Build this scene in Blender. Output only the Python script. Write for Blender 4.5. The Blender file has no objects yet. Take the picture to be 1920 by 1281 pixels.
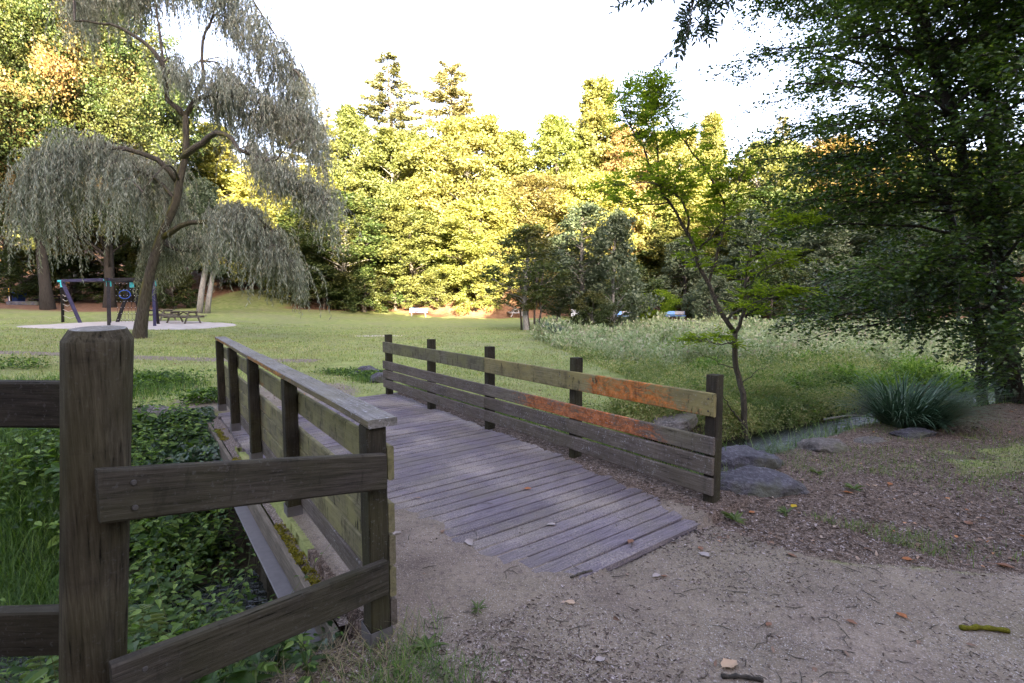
import bpy, bmesh, math, random
import numpy as np
from mathutils import Vector, Matrix, noise as mnoise

# ------------------------------------------------------------------ camera, sky, sun, exposure
scene = bpy.context.scene
col = scene.collection
CAM_H = 1.65
PITCH = math.radians(4.47)
cam_d = bpy.data.cameras.new("camera")
cam = bpy.data.objects.new("camera", cam_d)
col.objects.link(cam)
cam.location = (0, 0, CAM_H)
cam.rotation_euler = (math.pi / 2 - PITCH, 0, 0)
cam_d.sensor_width = 36.0
cam_d.lens = 17.5
cam_d.clip_start = 0.05
cam_d.clip_end = 2000
scene.camera = cam

SUN_EL, SUN_AZ = math.radians(17), math.radians(165)
world = bpy.data.worlds.new("World")
scene.world = world
world.use_nodes = True
wn = world.node_tree.nodes
wl = world.node_tree.links
sky = wn.new("ShaderNodeTexSky")
sky.sky_type = 'NISHITA'
sky.sun_disc = False
sky.sun_elevation = SUN_EL
sky.sun_rotation = SUN_AZ
sky.air_density = 1.0
sky.dust_density = 3.0
sky.ozone_density = 1.0
bg = wn["Background"]
bg.inputs[1].default_value = 0.085
hs = wn.new("ShaderNodeHueSaturation")
hs.inputs['Saturation'].default_value = 0.72
wl.new(sky.outputs[0], hs.inputs['Color'])
tint = wn.new("ShaderNodeMix"); tint.data_type = 'RGBA'; tint.blend_type = 'MULTIPLY'
tint.inputs[0].default_value = 1.0
tint.inputs[7].default_value = (1.05, 0.96, 1.03, 1)
wl.new(hs.outputs[0], tint.inputs[6])
wl.new(tint.outputs[2], bg.inputs[0])

sd = bpy.data.lights.new("sun", 'SUN')
sd.energy = 5.0
sd.angle = math.radians(0.53)
sd.color = (1.0, 0.86, 0.60)
sun = bpy.data.objects.new("sun", sd)
col.objects.link(sun)
S = Vector((math.sin(SUN_AZ) * math.cos(SUN_EL), math.cos(SUN_AZ) * math.cos(SUN_EL), math.sin(SUN_EL)))
sun.rotation_euler = S.to_track_quat('Z', 'Y').to_euler()
sun.location = S * 60

scene.view_settings.view_transform = 'Standard'
scene.view_settings.look = 'None'
scene.view_settings.exposure = 3.88
scene.view_settings.gamma = 1.0
scene.render.engine = 'CYCLES'
scene.cycles.max_bounces = 6
scene.cycles.diffuse_bounces = 3
scene.cycles.transmission_bounces = 3
scene.cycles.glossy_bounces = 2
scene.cycles.transparent_max_bounces = 4
scene.cycles.use_adaptive_sampling = True
scene.cycles.adaptive_threshold = 0.01
scene.cycles.use_denoising = True

R = np.random.RandomState
random.seed(5)
F = 933.0

# ------------------------------------------------------------------ geometry helpers
def ray(u, v):
    xc, yc = (u - 960) / F, (640.5 - v) / F
    return np.array([xc, math.cos(PITCH) + yc * math.sin(PITCH), -math.sin(PITCH) + yc * math.cos(PITCH)])

def at(u, v, Y):
    "point seen in direction (u, v) of the photograph at ground distance Y"
    r = ray(u, v)
    return np.array([0, 0, CAM_H]) + r * (Y / r[1])

def on(u, v, z=0.0):
    r = ray(u, v)
    return np.array([0, 0, CAM_H]) + r * ((z - CAM_H) / r[2])

class MB:
    def __init__(self):
        self.v, self.f, self.n = [], [], 0
    def add(self, verts, faces, mi=0):
        verts = np.asarray(verts, dtype=np.float64).reshape(-1, 3)
        if isinstance(faces, np.ndarray):
            self.f.append((faces + self.n, mi))
        else:
            by = {}
            for q in faces:
                by.setdefault(len(q), []).append(q)
            for k in by:
                self.f.append((np.array(by[k], dtype=np.int64) + self.n, mi))
        self.v.append(verts)
        self.n += len(verts)
        return self
    def mesh(self, name, mats, smooth=False):
        me = bpy.data.meshes.new(name)
        V = np.concatenate(self.v) if self.v else np.zeros((0, 3))
        me.vertices.add(len(V))
        me.vertices.foreach_set('co', V.astype(np.float32).ravel())
        loops = np.concatenate([f.ravel() for f, _ in self.f])
        sizes = np.concatenate([np.full(len(f), f.shape[1], dtype=np.int32) for f, _ in self.f])
        mids = np.concatenate([np.full(len(f), m, dtype=np.int32) for f, m in self.f])
        starts = np.concatenate([[0], np.cumsum(sizes)[:-1]]).astype(np.int32)
        me.loops.add(len(loops))
        me.loops.foreach_set('vertex_index', loops.astype(np.int32))
        me.polygons.add(len(sizes))
        me.polygons.foreach_set('loop_start', starts)
        me.polygons.foreach_set('loop_total', sizes)
        me.polygons.foreach_set('material_index', mids)
        if not isinstance(mats, (list, tuple)):
            mats = [mats]
        for m in mats:
            me.materials.append(m)
        me.update(calc_edges=True)
        me.polygons.foreach_set('use_smooth', np.full(len(sizes), smooth, dtype=bool))
        return me
    def tube(self, pts, rad, sides=7, mi=0, cap=True):
        P = np.asarray(pts, float)
        K = len(P)
        rad = np.broadcast_to(np.asarray(rad, float), (K,))
        T = np.gradient(P, axis=0)
        T /= np.linalg.norm(T, axis=1)[:, None] + 1e-9
        m = T.mean(0)
        ref = np.array([0, 0, 1.0]) if abs(m[2]) < 0.7 else np.array([1.0, 0, 0])
        A = np.cross(T, ref)
        A /= np.linalg.norm(A, axis=1)[:, None] + 1e-9
        B = np.cross(T, A)
        th = np.linspace(0, 2 * np.pi, sides, endpoint=False)
        V = P[:, None, :] + rad[:, None, None] * (np.cos(th)[None, :, None] * A[:, None, :] + np.sin(th)[None, :, None] * B[:, None, :])
        i = np.arange(K - 1)[:, None] * sides
        j = np.arange(sides)[None, :]
        jn = (j + 1) % sides
        q = np.stack([i + j, i + jn, i + sides + jn, i + sides + j], -1).reshape(-1, 4)
        n0 = self.n
        self.add(V.reshape(-1, 3), q, mi)
        if cap:
            self.f.append((np.array([list(range(n0 + (K - 1) * sides, n0 + K * sides))]), mi))
            self.f.append((np.array([list(range(n0, n0 + sides))[::-1]]), mi))
        return self
    def box(self, size, loc=(0, 0, 0), rot=None, bev=0.0, mi=0):
        V, Fc = box_geo(size, bev)
        M = Matrix.Identity(3) if rot is None else rot
        V = np.array(V) @ np.array(M).T + np.array(loc)
        return self.add(V, Fc, mi)

_box = {}
def box_geo(size, bev):
    key = (tuple(round(a, 5) for a in size), bev)
    if key in _box:
        return _box[key]
    bm = bmesh.new()
    bmesh.ops.create_cube(bm, size=1)
    bmesh.ops.scale(bm, vec=size, verts=bm.verts)
    if bev > 0:
        bmesh.ops.bevel(bm, geom=list(bm.edges), offset=bev, segments=1, affect='EDGES')
    bm.verts.index_update()
    r = ([v.co[:] for v in bm.verts], [[v.index for v in f.verts] for f in bm.faces])
    bm.free()
    _box[key] = r
    return r

TEMPL = {
    'quad': (np.array([[0, 0, 0], [.45, .5, .06], [1, 0, 0], [.45, -.5, .06]]), [[0, 1, 2, 3]]),
    'leaf': (np.array([[0, 0, 0], [.3, .42, .1], [.68, .34, .08], [1, 0, -.08], [.68, -.34, .08], [.3, -.42, .1]]), [[0, 3, 2, 1], [0, 5, 4, 3]]),
    'nettle': (np.array([[0, 0, 0], [.06, .3, .05], [.25, .46, .1], [.3, .38, .08], [.48, .42, .08], [.52, .33, .07], [.72, .24, .02], [1, 0, -.14],
                         [.72, -.24, .02], [.52, -.33, .07], [.48, -.42, .08], [.3, -.38, .08], [.25, -.46, .1], [.06, -.3, .05], [.5, 0, -.02]]),
               [[0, 14, 5, 4, 3, 2, 1], [14, 7, 6, 5], [0, 13, 12, 11, 10, 9, 14], [14, 9, 8, 7]]),
    'ivy': (np.array([[0, 0, 0], [-.1, .4, .03], [.3, .5, .06], [.45, .25, .03], [1, 0, -.05], [.45, -.25, .03], [.3, -.5, .06], [-.1, -.4, .03]]),
            [[0, 4, 3, 2, 1], [0, 7, 6, 5, 4]]),
}

def norm(a):
    return a / (np.linalg.norm(a, axis=-1, keepdims=True) + 1e-9)

def leaves(mb, P, D, Nn, L, W, kind='quad', mi=0):
    T, Fs = TEMPL[kind]
    P = np.asarray(P, float); M = len(P)
    if M == 0:
        return
    D = norm(np.broadcast_to(D, (M, 3)).astype(float))
    Nn = np.broadcast_to(Nn, (M, 3)).astype(float)
    Sd = norm(np.cross(D, Nn))
    Nn = np.cross(Sd, D)
    L = np.broadcast_to(L, (M,)); W = np.broadcast_to(W, (M,))
    V = (P[:, None] + (T[None, :, 0] * L[:, None])[..., None] * D[:, None]
         + (T[None, :, 1] * W[:, None])[..., None] * Sd[:, None]
         + (T[None, :, 2] * L[:, None])[..., None] * Nn[:, None])
    K = len(T)
    base = mb.n
    off = np.arange(M)[:, None] * K
    mb.v.append(V.reshape(-1, 3)); mb.n += M * K
    for f in Fs:
        mb.f.append(((off + np.array(f)[None]) + base, mi))

def rand_dir(r, M):
    a = r.normal(size=(M, 3))
    return norm(a)

def blades(mb, P, H, W, lean, az, segs=3, droop=0.6, mi=0):
    "curved grass blades rooted at P; tapering strips"
    P = np.asarray(P, float); M = len(P)
    H = np.broadcast_to(H, (M,)); W = np.broadcast_to(W, (M,)); lean = np.broadcast_to(lean, (M,)); droop = np.broadcast_to(droop, (M,))
    d = np.stack([np.cos(az), np.sin(az), np.zeros(M)], -1)
    sd_ = np.stack([-np.sin(az), np.cos(az), np.zeros(M)], -1)
    rows = []
    c = P.copy()
    for k in range(segs + 1):
        u = k / segs
        wid = W * (1 - u) ** 0.7 * 0.5
        rows.append((c.copy(), wid))
        ang = lean + droop * u * u * 2.2
        c = c + (H / segs)[:, None] * (np.sin(ang)[:, None] * d + np.cos(ang)[:, None] * np.array([0, 0, 1.0]))
    V = []
    for k, (cc, wid) in enumerate(rows):
        if k < segs:
            V.append(cc - wid[:, None] * sd_); V.append(cc + wid[:, None] * sd_)
        else:
            V.append(cc)
    V = np.stack(V, 1)
    K = V.shape[1]
    base = mb.n
    off = np.arange(M)[:, None] * K
    mb.v.append(V.reshape(-1, 3)); mb.n += M * K
    for k in range(segs - 1):
        mb.f.append((off + np.array([[2 * k, 2 * k + 1, 2 * k + 3, 2 * k + 2]]) + base, mi))
    k = segs - 1
    mb.f.append((off + np.array([[2 * k, 2 * k + 1, 2 * k + 2]]) + base, mi))

# ------------------------------------------------------------------ object helpers
def tag(o, label=None, cat=None, group=None, kind=None):
    if label: o['label'] = label
    if cat: o['category'] = cat
    if group: o['group'] = group
    if kind: o['kind'] = kind
    return o

def link(name, me, parent=None, loc=None, rot=None):
    o = bpy.data.objects.new(name, me)
    col.objects.link(o)
    if parent is not None: o.parent = parent
    if loc is not None: o.location = loc
    if rot is not None: o.rotation_euler = rot
    return o

def thing(name, label, cat, loc=(0, 0, 0), rz=0.0, group=None):
    o = bpy.data.objects.new(name, None)
    o.empty_display_size = 0.2
    col.objects.link(o)
    o.location = loc; o.rotation_euler = (0, 0, rz)
    return tag(o, label, cat, group)

def copy_tree(o, parent=None):
    c = o.copy(); col.objects.link(c)
    if parent is not None: c.parent = parent
    for ch in o.children:
        copy_tree(ch, c)
    return c

# ------------------------------------------------------------------ terrain
BA = math.radians(37.0)
bx, by = -math.sin(BA), math.cos(BA)
nx, ny = math.cos(BA), math.sin(BA)

def st(x, y):
    return bx * x + by * y, nx * x + ny * y

def xy(s, t):
    return bx * s + nx * t, by * s + ny * t

def sm(x, a, b):
    u = np.clip((x - a) / (b - a), 0, 1)
    return u * u * (3 - 2 * u)

def vnoise(x, y, sc, seed=0):
    "cheap smooth value noise, vectorised"
    X = np.asarray(x, float) / sc + seed * 17.31; Y = np.asarray(y, float) / sc + seed * 9.77
    xi, yi = np.floor(X), np.floor(Y)
    fx, fy = X - xi, Y - yi
    fx = fx * fx * (3 - 2 * fx); fy = fy * fy * (3 - 2 * fy)
    def h(a, b):
        q = np.sin(a * 127.1 + b * 311.7) * 43758.5453
        return q - np.floor(q)
    return (h(xi, yi) * (1 - fx) * (1 - fy) + h(xi + 1, yi) * fx * (1 - fy) + h(xi, yi + 1) * (1 - fx) * fy + h(xi + 1, yi + 1) * fx * fy) * 2 - 1

def meadow_edge(y):
    return np.interp(y, [5, 7.5, 12, 16.6, 24, 30, 43, 60], [3.4, 3.0, 2.4, 1.9, 1.0, 1.2, 2.5, 4])

def forest_edge(x):
    return 53 - 7.5 * np.exp(-((x + 27.5) / 6.0) ** 2) - 5 * sm(x, 5, 25) - 30 * sm(x, 28, 50) + 0.6 * np.sin(x * .4)

T_L, T_R = 0.93, 3.74         # the two railings (t)
S0, S1 = 2.04, 8.55           # bridge ends (s)

def ground_z(x, y):
    x = np.asarray(x, float); y = np.asarray(y, float)
    s, t = st(x, y)
    z = 0.42 * sm(-x, 7, 26) + 0.05 * np.maximum(0, -x * 0.6 + y - 50)
    z = z * sm(y, 4, 14)
    z = np.minimum(z, 2.5)
    # meadow
    mead = sm(x - meadow_edge(y), -0.2, 1.6) * sm(s, 2.6, 4.2) * (1 - sm(y, 37, 42))
    z = z - 0.5 * mead
    # gully
    far_l = 8.9 + 0.0 * t
    far = np.where(t < 3.95, far_l, np.interp(t, [3.95, 4.3, 6.5, 8, 10, 14], [5.6, 5.2, 4.9, 4.7, 4.4, 4.2]))
    near = np.interp(t, [-6, -1, 0.8, 4, 8, 11, 15], [1.2, 1.9, 2.15, 2.5, 2.3, 1.6, 0.5])
    cen = np.interp(t, [-8, 0, 4, 8.5, 11, 16], [4.2, 4.4, 4.0, 3.85, 3.3, 2.6])
    dep = np.interp(t, [-12, -4, 0, 3.7, 4.5, 12, 20], [0.95, 1.15, 1.25, 1.0, .85, .75, .6])
    zb = -dep
    g_near = sm(s, near, cen - 0.35)
    g_far = 1 - sm(s, np.where(t < 3.95, cen + 0.5, cen + .35), far)
    gully = np.minimum(g_near, g_far)
    z = z * (1 - gully) + np.minimum(zb, z) * gully
    # forest hill and hills around
    fe = forest_edge(x)
    z = z + np.minimum(0.20 * np.maximum(0, y - fe), 12)
    z = z + 1.5 * np.exp(-((x + 3) / 7.0) ** 2) * sm(y, 50.3, 53.5)
    back = sm(-y, 9, 42)
    z = z + back * 17
    z = z + 12 * sm(x, 45, 90) * (1 - back) + 10 * sm(-x, 60, 110) * (1 - back)
    # small relief
    far_amp = sm(np.hypot(x, y), 6, 30)
    z = z + 0.012 * vnoise(x, y, .35, 1) * (1 - sm(np.hypot(x, y), 10, 20)) + 0.05 * far_amp * vnoise(x, y, 3.0, 2)
    z = z + 0.03 * gully * vnoise(x, y, .2, 3)
    # bridge footprint: the ground dips below the deck, except where sand and litter lie over its ends
    inb = (t > T_L - .1) & (t < T_R + .30) & (s > S0 + .0) & (s < S1 - .02)
    n1 = vnoise(x, y, .28, 4) * .6 + vnoise(x, y, .09, 5) * .4
    sandlap = 0.06 * (1.11 - (s - S0) * .33 - (t - T_L) + 0.22 * n1)
    sandlap = np.minimum(sandlap, .018 + .006 * n1)
    edge_w = np.interp(s, [2, 2.5, 3.4, 4.7, 8.5], [.52, .38, .24, .17, .08])
    # just outside the near end: level with the sand on the left, a small step down on the right
    step = (0.016 - 0.048 * sm(t, 1.75, 2.15)) * sm(s, S0 - 1.3, S0 - .05) * sm(t, .5, .9) * (1 - sm(t, T_R - .1, T_R + .5)) * (s <= S0)
    z = z + step
    litlap = 0.018 + 0.20 * ((t - (T_R + .05)) + edge_w * (1 + .4 * n1)) - .02
    litlap = np.minimum(litlap, .026 + .012 * n1)
    lap = np.maximum(sandlap, litlap)
    zin = np.where(lap > -0.01, np.maximum(lap, -.03), -0.30)
    zin = np.where(lap > -0.01, zin, np.minimum(z - .12, -.12))
    z = np.where(inb, zin, z)
    return z

def gz(x, y):
    return float(ground_z(np.array([x]), np.array([y]))[0])

def gpix(u, v):
    "ground point seen at (u, v)"
    z = 0.0
    for _ in range(30):
        p = on(u, v, z) if ray(u, v)[2] < -0.004 else at(u, v, 60)
        if p[1] > 90: p = at(u, v, 60)
        z = 0.5 * z + 0.5 * gz(p[0], p[1])
    return np.array([p[0], p[1], gz(p[0], p[1])])

def atg(u, Y):
    "ground point in column u at distance Y"
    x = (u - 960) / F * Y
    return np.array([x, Y, gz(x, Y)])

# ------------------------------------------------------------------ materials
class NT:
    def __init__(self, name):
        self.m = bpy.data.materials.new(name)
        self.m.use_nodes = True
        self.t = self.m.node_tree
        self.n = self.t.nodes; self.l = self.t.links
        self.n.clear()
        self.out = self.n.new('ShaderNodeOutputMaterial')
    def _in(self, node, key, v):
        if v is None: return
        if isinstance(v, bpy.types.NodeSocket):
            self.l.new(v, node.inputs[key])
        else:
            i = node.inputs[key]
            if hasattr(i.default_value, '__len__') and len(i.default_value) == 4 and len(v) == 3:
                v = (*v, 1)
            i.default_value = v
    def coord(self, which='Object'):
        return self.n.new('ShaderNodeTexCoord').outputs[which]
    def pos(self):
        return self.n.new('ShaderNodeNewGeometry').outputs['Position']
    def island(self):
        return self.n.new('ShaderNodeNewGeometry').outputs['Random Per Island']
    def objrand(self):
        return self.n.new('ShaderNodeObjectInfo').outputs['Random']
    def attr(self, name):
        a = self.n.new('ShaderNodeAttribute'); a.attribute_name = name
        return a.outputs['Fac']
    def mapping(self, vec, scale=(1, 1, 1), loc=None):
        m = self.n.new('ShaderNodeMapping')
        self.l.new(vec, m.inputs[0]); m.inputs['Scale'].default_value = scale
        if loc is not None: self._in(m, 'Location', loc)
        return m.outputs[0]
    def noise(self, vec, scale=5, detail=4, rough=.55, dist=0, out='Fac'):
        k = self.n.new('ShaderNodeTexNoise')
        if vec is not None: self.l.new(vec, k.inputs['Vector'])
        k.inputs['Scale'].default_value = scale; k.inputs['Detail'].default_value = detail
        k.inputs['Roughness'].default_value = rough; k.inputs['Distortion'].default_value = dist
        return k.outputs[out]
    def voro(self, vec, scale=5, feature='F1', out='Distance'):
        k = self.n.new('ShaderNodeTexVoronoi'); k.feature = feature
        if vec is not None: self.l.new(vec, k.inputs['Vector'])
        k.inputs['Scale'].default_value = scale
        return k.outputs[out]
    def ramp(self, fac, stops, interp='LINEAR'):
        k = self.n.new('ShaderNodeValToRGB'); k.color_ramp.interpolation = interp
        e = k.color_ramp.elements
        while len(e) > 1: e.remove(e[-1])
        for i, (p, c) in enumerate(stops):
            if not hasattr(c, '__len__'): c = (c, c, c)
            if i == 0:
                e[0].position = p; e[0].color = (*c, 1)
            else:
                q = e.new(p); q.color = (*c, 1)
        self._in(k, 'Fac', fac)
        return k.outputs['Color']
    def mix(self, fac, a, b, mode='MIX'):
        k = self.n.new('ShaderNodeMix'); k.data_type = 'RGBA'; k.blend_type = mode
        self._in(k, 0, fac)
        for key, v in ((6, a), (7, b)):
            if isinstance(v, bpy.types.NodeSocket): self.l.new(v, k.inputs[key])
            else: k.inputs[key].default_value = (*v, 1) if len(v) == 3 else v
        return k.outputs[2]
    def math(self, op, a, b=None, clamp=False):
        k = self.n.new('ShaderNodeMath'); k.operation = op; k.use_clamp = clamp
        self._in(k, 0, a); self._in(k, 1, b)
        return k.outputs[0]
    def combine(self, x=0, y=0, z=0):
        k = self.n.new('ShaderNodeCombineXYZ')
        self._in(k, 0, x); self._in(k, 1, y); self._in(k, 2, z)
        return k.outputs[0]
    def sep(self, v):
        k = self.n.new('ShaderNodeSeparateXYZ'); self.l.new(v, k.inputs[0]); return k.outputs
    def bump(self, h, strength=.5, dist=.01, normal=None):
        k = self.n.new('ShaderNodeBump')
        self._in(k, 'Height', h); k.inputs['Strength'].default_value = strength; k.inputs['Distance'].default_value = dist
        if normal is not None: self.l.new(normal, k.inputs['Normal'])
        return k.outputs[0]
    def hsv(self, c, h=.5, s=1, v=1):
        k = self.n.new('ShaderNodeHueSaturation')
        self._in(k, 'Hue', h); self._in(k, 'Saturation', s); self._in(k, 'Value', v); self._in(k, 'Color', c)
        return k.outputs[0]
    def bsdf(self, color, rough=.8, spec=.3, normal=None, metal=0, connect=True):
        b = self.n.new('ShaderNodeBsdfPrincipled')
        self._in(b, 'Base Color', color); self._in(b, 'Roughness', rough)
        b.inputs['Specular IOR Level'].default_value = spec; b.inputs['Metallic'].default_value = metal
        if normal is not None: self.l.new(normal, b.inputs['Normal'])
        if connect: self.l.new(b.outputs[0], self.out.inputs[0])
        return b.outputs[0]

def mat_leaf(name, stops, transl=.4, tcol=(1.25, 1.22, .6), patch=None, patch_amt=.5, rough=.5, spec=.35, objvar=.25, pscale=.35):
    m = NT(name)
    c = m.ramp(m.island(), stops)
    if patch is not None:
        nz = m.ramp(m.noise(m.pos(), pscale, 3), [(.46, 0), (.62, 1)])
        f = m.math('MULTIPLY', nz, patch_amt)
        c = m.mix(f, c, patch)
    if objvar:
        v = m.math('ADD', m.math('MULTIPLY', m.objrand(), objvar * 2), 1 - objvar)
        h = m.math('ADD', m.math('MULTIPLY', m.objrand(), -.035), .515)
        c = m.hsv(c, h, 1, v)
    b = m.bsdf(c, rough, spec, connect=False)
    t = m.n.new('ShaderNodeBsdfTranslucent')
    tc = m.mix(1.0, c, tcol, 'MULTIPLY')
    m.l.new(tc, t.inputs[0])
    x = m.n.new('ShaderNodeMixShader'); x.inputs[0].default_value = transl
    m.l.new(b, x.inputs[1]); m.l.new(t.outputs[0], x.inputs[2])
    m.l.new(x.outputs[0], m.out.inputs[0])
    return m.m

M = {}
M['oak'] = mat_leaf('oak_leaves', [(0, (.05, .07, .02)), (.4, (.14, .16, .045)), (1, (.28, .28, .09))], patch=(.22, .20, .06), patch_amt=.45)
M['limegreen'] = mat_leaf('pale_leaves', [(0, (.08, .11, .025)), (.4, (.19, .22, .05)), (1, (.34, .34, .11))], patch=(.28, .25, .07), patch_amt=.5)
M['autumn'] = mat_leaf('autumn_leaves', [(0, (.09, .085, .03)), (.5, (.17, .145, .045)), (1, (.28, .21, .08))], patch=(.26, .18, .08), patch_amt=.4)
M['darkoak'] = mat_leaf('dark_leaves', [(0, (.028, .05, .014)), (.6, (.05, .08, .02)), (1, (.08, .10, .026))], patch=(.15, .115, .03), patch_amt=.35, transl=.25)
M['rustoak'] = mat_leaf('turning_leaves', [(0, (.025, .045, .012)), (.6, (.05, .075, .018)), (1, (.10, .115, .03))], patch=(.26, .165, .06), patch_amt=.9, pscale=.22, transl=.3)
M['conifer'] = mat_leaf('conifer_needles', [(0, (.11, .12, .055)), (.6, (.19, .19, .085)), (1, (.28, .24, .12))], transl=.3)
M['grey'] = mat_leaf('greygreen_leaves', [(0, (.075, .10, .05)), (.5, (.12, .15, .08)), (1, (.18, .21, .12))], transl=.3, tcol=(1.1, 1.15, .8))
M['willow'] = mat_leaf('willow_leaves', [(0, (.10, .115, .085)), (.45, (.19, .215, .165)), (.85, (.33, .355, .29)), (1, (.27, .24, .15))], transl=.3, tcol=(1.1, 1.1, .7), patch=(.21, .17, .09), patch_amt=.15, objvar=0)
M['ash'] = mat_leaf('ash_leaves', [(0, (.10, .16, .015)), (.6, (.19, .27, .025)), (1, (.30, .38, .05))], transl=.65, tcol=(1.3, 1.35, .4), objvar=0)
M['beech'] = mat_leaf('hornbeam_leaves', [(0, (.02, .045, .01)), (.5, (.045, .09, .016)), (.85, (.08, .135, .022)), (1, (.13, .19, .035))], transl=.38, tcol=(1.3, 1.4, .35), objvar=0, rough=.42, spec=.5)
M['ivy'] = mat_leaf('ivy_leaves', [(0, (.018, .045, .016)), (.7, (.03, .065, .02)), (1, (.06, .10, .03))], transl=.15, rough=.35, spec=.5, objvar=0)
M['nettle'] = mat_leaf('nettle_leaves', [(0, (.018, .045, .008)), (.5, (.055, .11, .017)), (.85, (.13, .21, .035)), (1, (.22, .31, .07))], transl=.35, tcol=(1.2, 1.35, .4), objvar=0, rough=.55)
M['grassy'] = mat_leaf('tall_grass', [(0, (.07, .15, .02)), (.6, (.15, .27, .04)), (1, (.28, .38, .09))], transl=.35, objvar=0)
M['lawnblade'] = mat_leaf('lawn_grass', [(0, (.10, .17, .03)), (.5, (.24, .31, .07)), (.85, (.38, .39, .16)), (1, (.48, .42, .25))], transl=.3, objvar=0, patch=(.22, .19, .10), patch_amt=.6, pscale=.5)
M['sedge'] = mat_leaf('sedge_blades', [(0, (.025, .055, .03)), (.6, (.055, .105, .06)), (1, (.12, .18, .12))], transl=.2, tcol=(1, 1.1, .8), objvar=0, rough=.35, spec=.5)
M['plume'] = mat_leaf('seed_plumes', [(0, (.16, .23, .08)), (.4, (.34, .42, .19)), (.8, (.52, .53, .31)), (1, (.48, .39, .30))], transl=.3, tcol=(1, 1, .85), objvar=0, patch=(.24, .28, .12), patch_amt=.5)
M['goldveg'] = mat_leaf('low_meadow_herbs', [(0, (.12, .18, .05)), (.45, (.27, .33, .11)), (.8, (.42, .42, .19)), (1, (.48, .40, .24))], transl=.35, objvar=0, patch=(.07, .13, .03), patch_amt=.9, pscale=.8)
M['ditchgrass'] = mat_leaf('ditch_grass', [(0, (.03, .075, .012)), (.6, (.075, .15, .022)), (1, (.17, .26, .05))], transl=.35, objvar=0)
M['strawgrass'] = mat_leaf('straw', [(0, (.13, .12, .06)), (.6, (.24, .2, .11)), (1, (.34, .27, .17))], transl=.2, objvar=0)
M['deadleaf'] = mat_leaf('dead_leaves', [(0, (.06, .035, .02)), (.4, (.15, .09, .06)), (.7, (.28, .20, .15)), (.9, (.36, .28, .22)), (1, (.40, .16, .05))], transl=.1, objvar=0, rough=.7)
M['bracken'] = mat_leaf('fern_fronds', [(0, (.06, .11, .03)), (1, (.15, .19, .07))], transl=.35, objvar=0)
M['whiteflower'] = mat_leaf('umbel_flowers', [(0, (.3, .33, .22)), (1, (.42, .42, .32))], transl=.2, objvar=0)

def mat_bark(name, c1, c2, moss=0.0, scale=1.0):
    m = NT(name)
    v = m.mapping(m.coord('Object'), (9 * scale, 9 * scale, 1.8 * scale))
    n1 = m.noise(v, 2.0, 6, .65, .6)
    vo = m.voro(v, 2.2)
    c = m.ramp(n1, [(.3, c1), (.7, c2)])
    if moss:
        mm = m.ramp(m.noise(m.coord('Object'), 1.3, 4), [(.42, 0), (.6, 1)])
        sx = m.sep(m.n.new('ShaderNodeNewGeometry').outputs['Normal'])
        side = m.math('MULTIPLY', m.math('MULTIPLY', sx[0], -1.0), 1.0)
        f = m.math('MULTIPLY', m.math('MULTIPLY', m.ramp(side, [(.0, .1), (.5, 1)]), mm), moss)
        c = m.mix(f, c, (.10, .095, .015))
    h = m.math('ADD', n1, m.math('MULTIPLY', vo, .6))
    m.bsdf(c, .9, .2, m.bump(h, .9, .03))
    return m.m

M['bark'] = mat_bark('bark', (.045, .038, .03), (.13, .11, .09))
M['willowbark'] = mat_bark('willow_bark', (.018, .015, .012), (.085, .075, .06), moss=.9)
M['palebark'] = mat_bark('pale_bark', (.14, .13, .11), (.34, .32, .28))
M['darkbark'] = mat_bark('dark_bark', (.02, .018, .015), (.06, .052, .043))
M['twig'] = mat_bark('twig_bark', (.05, .045, .035), (.12, .105, .08), scale=3)

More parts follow.
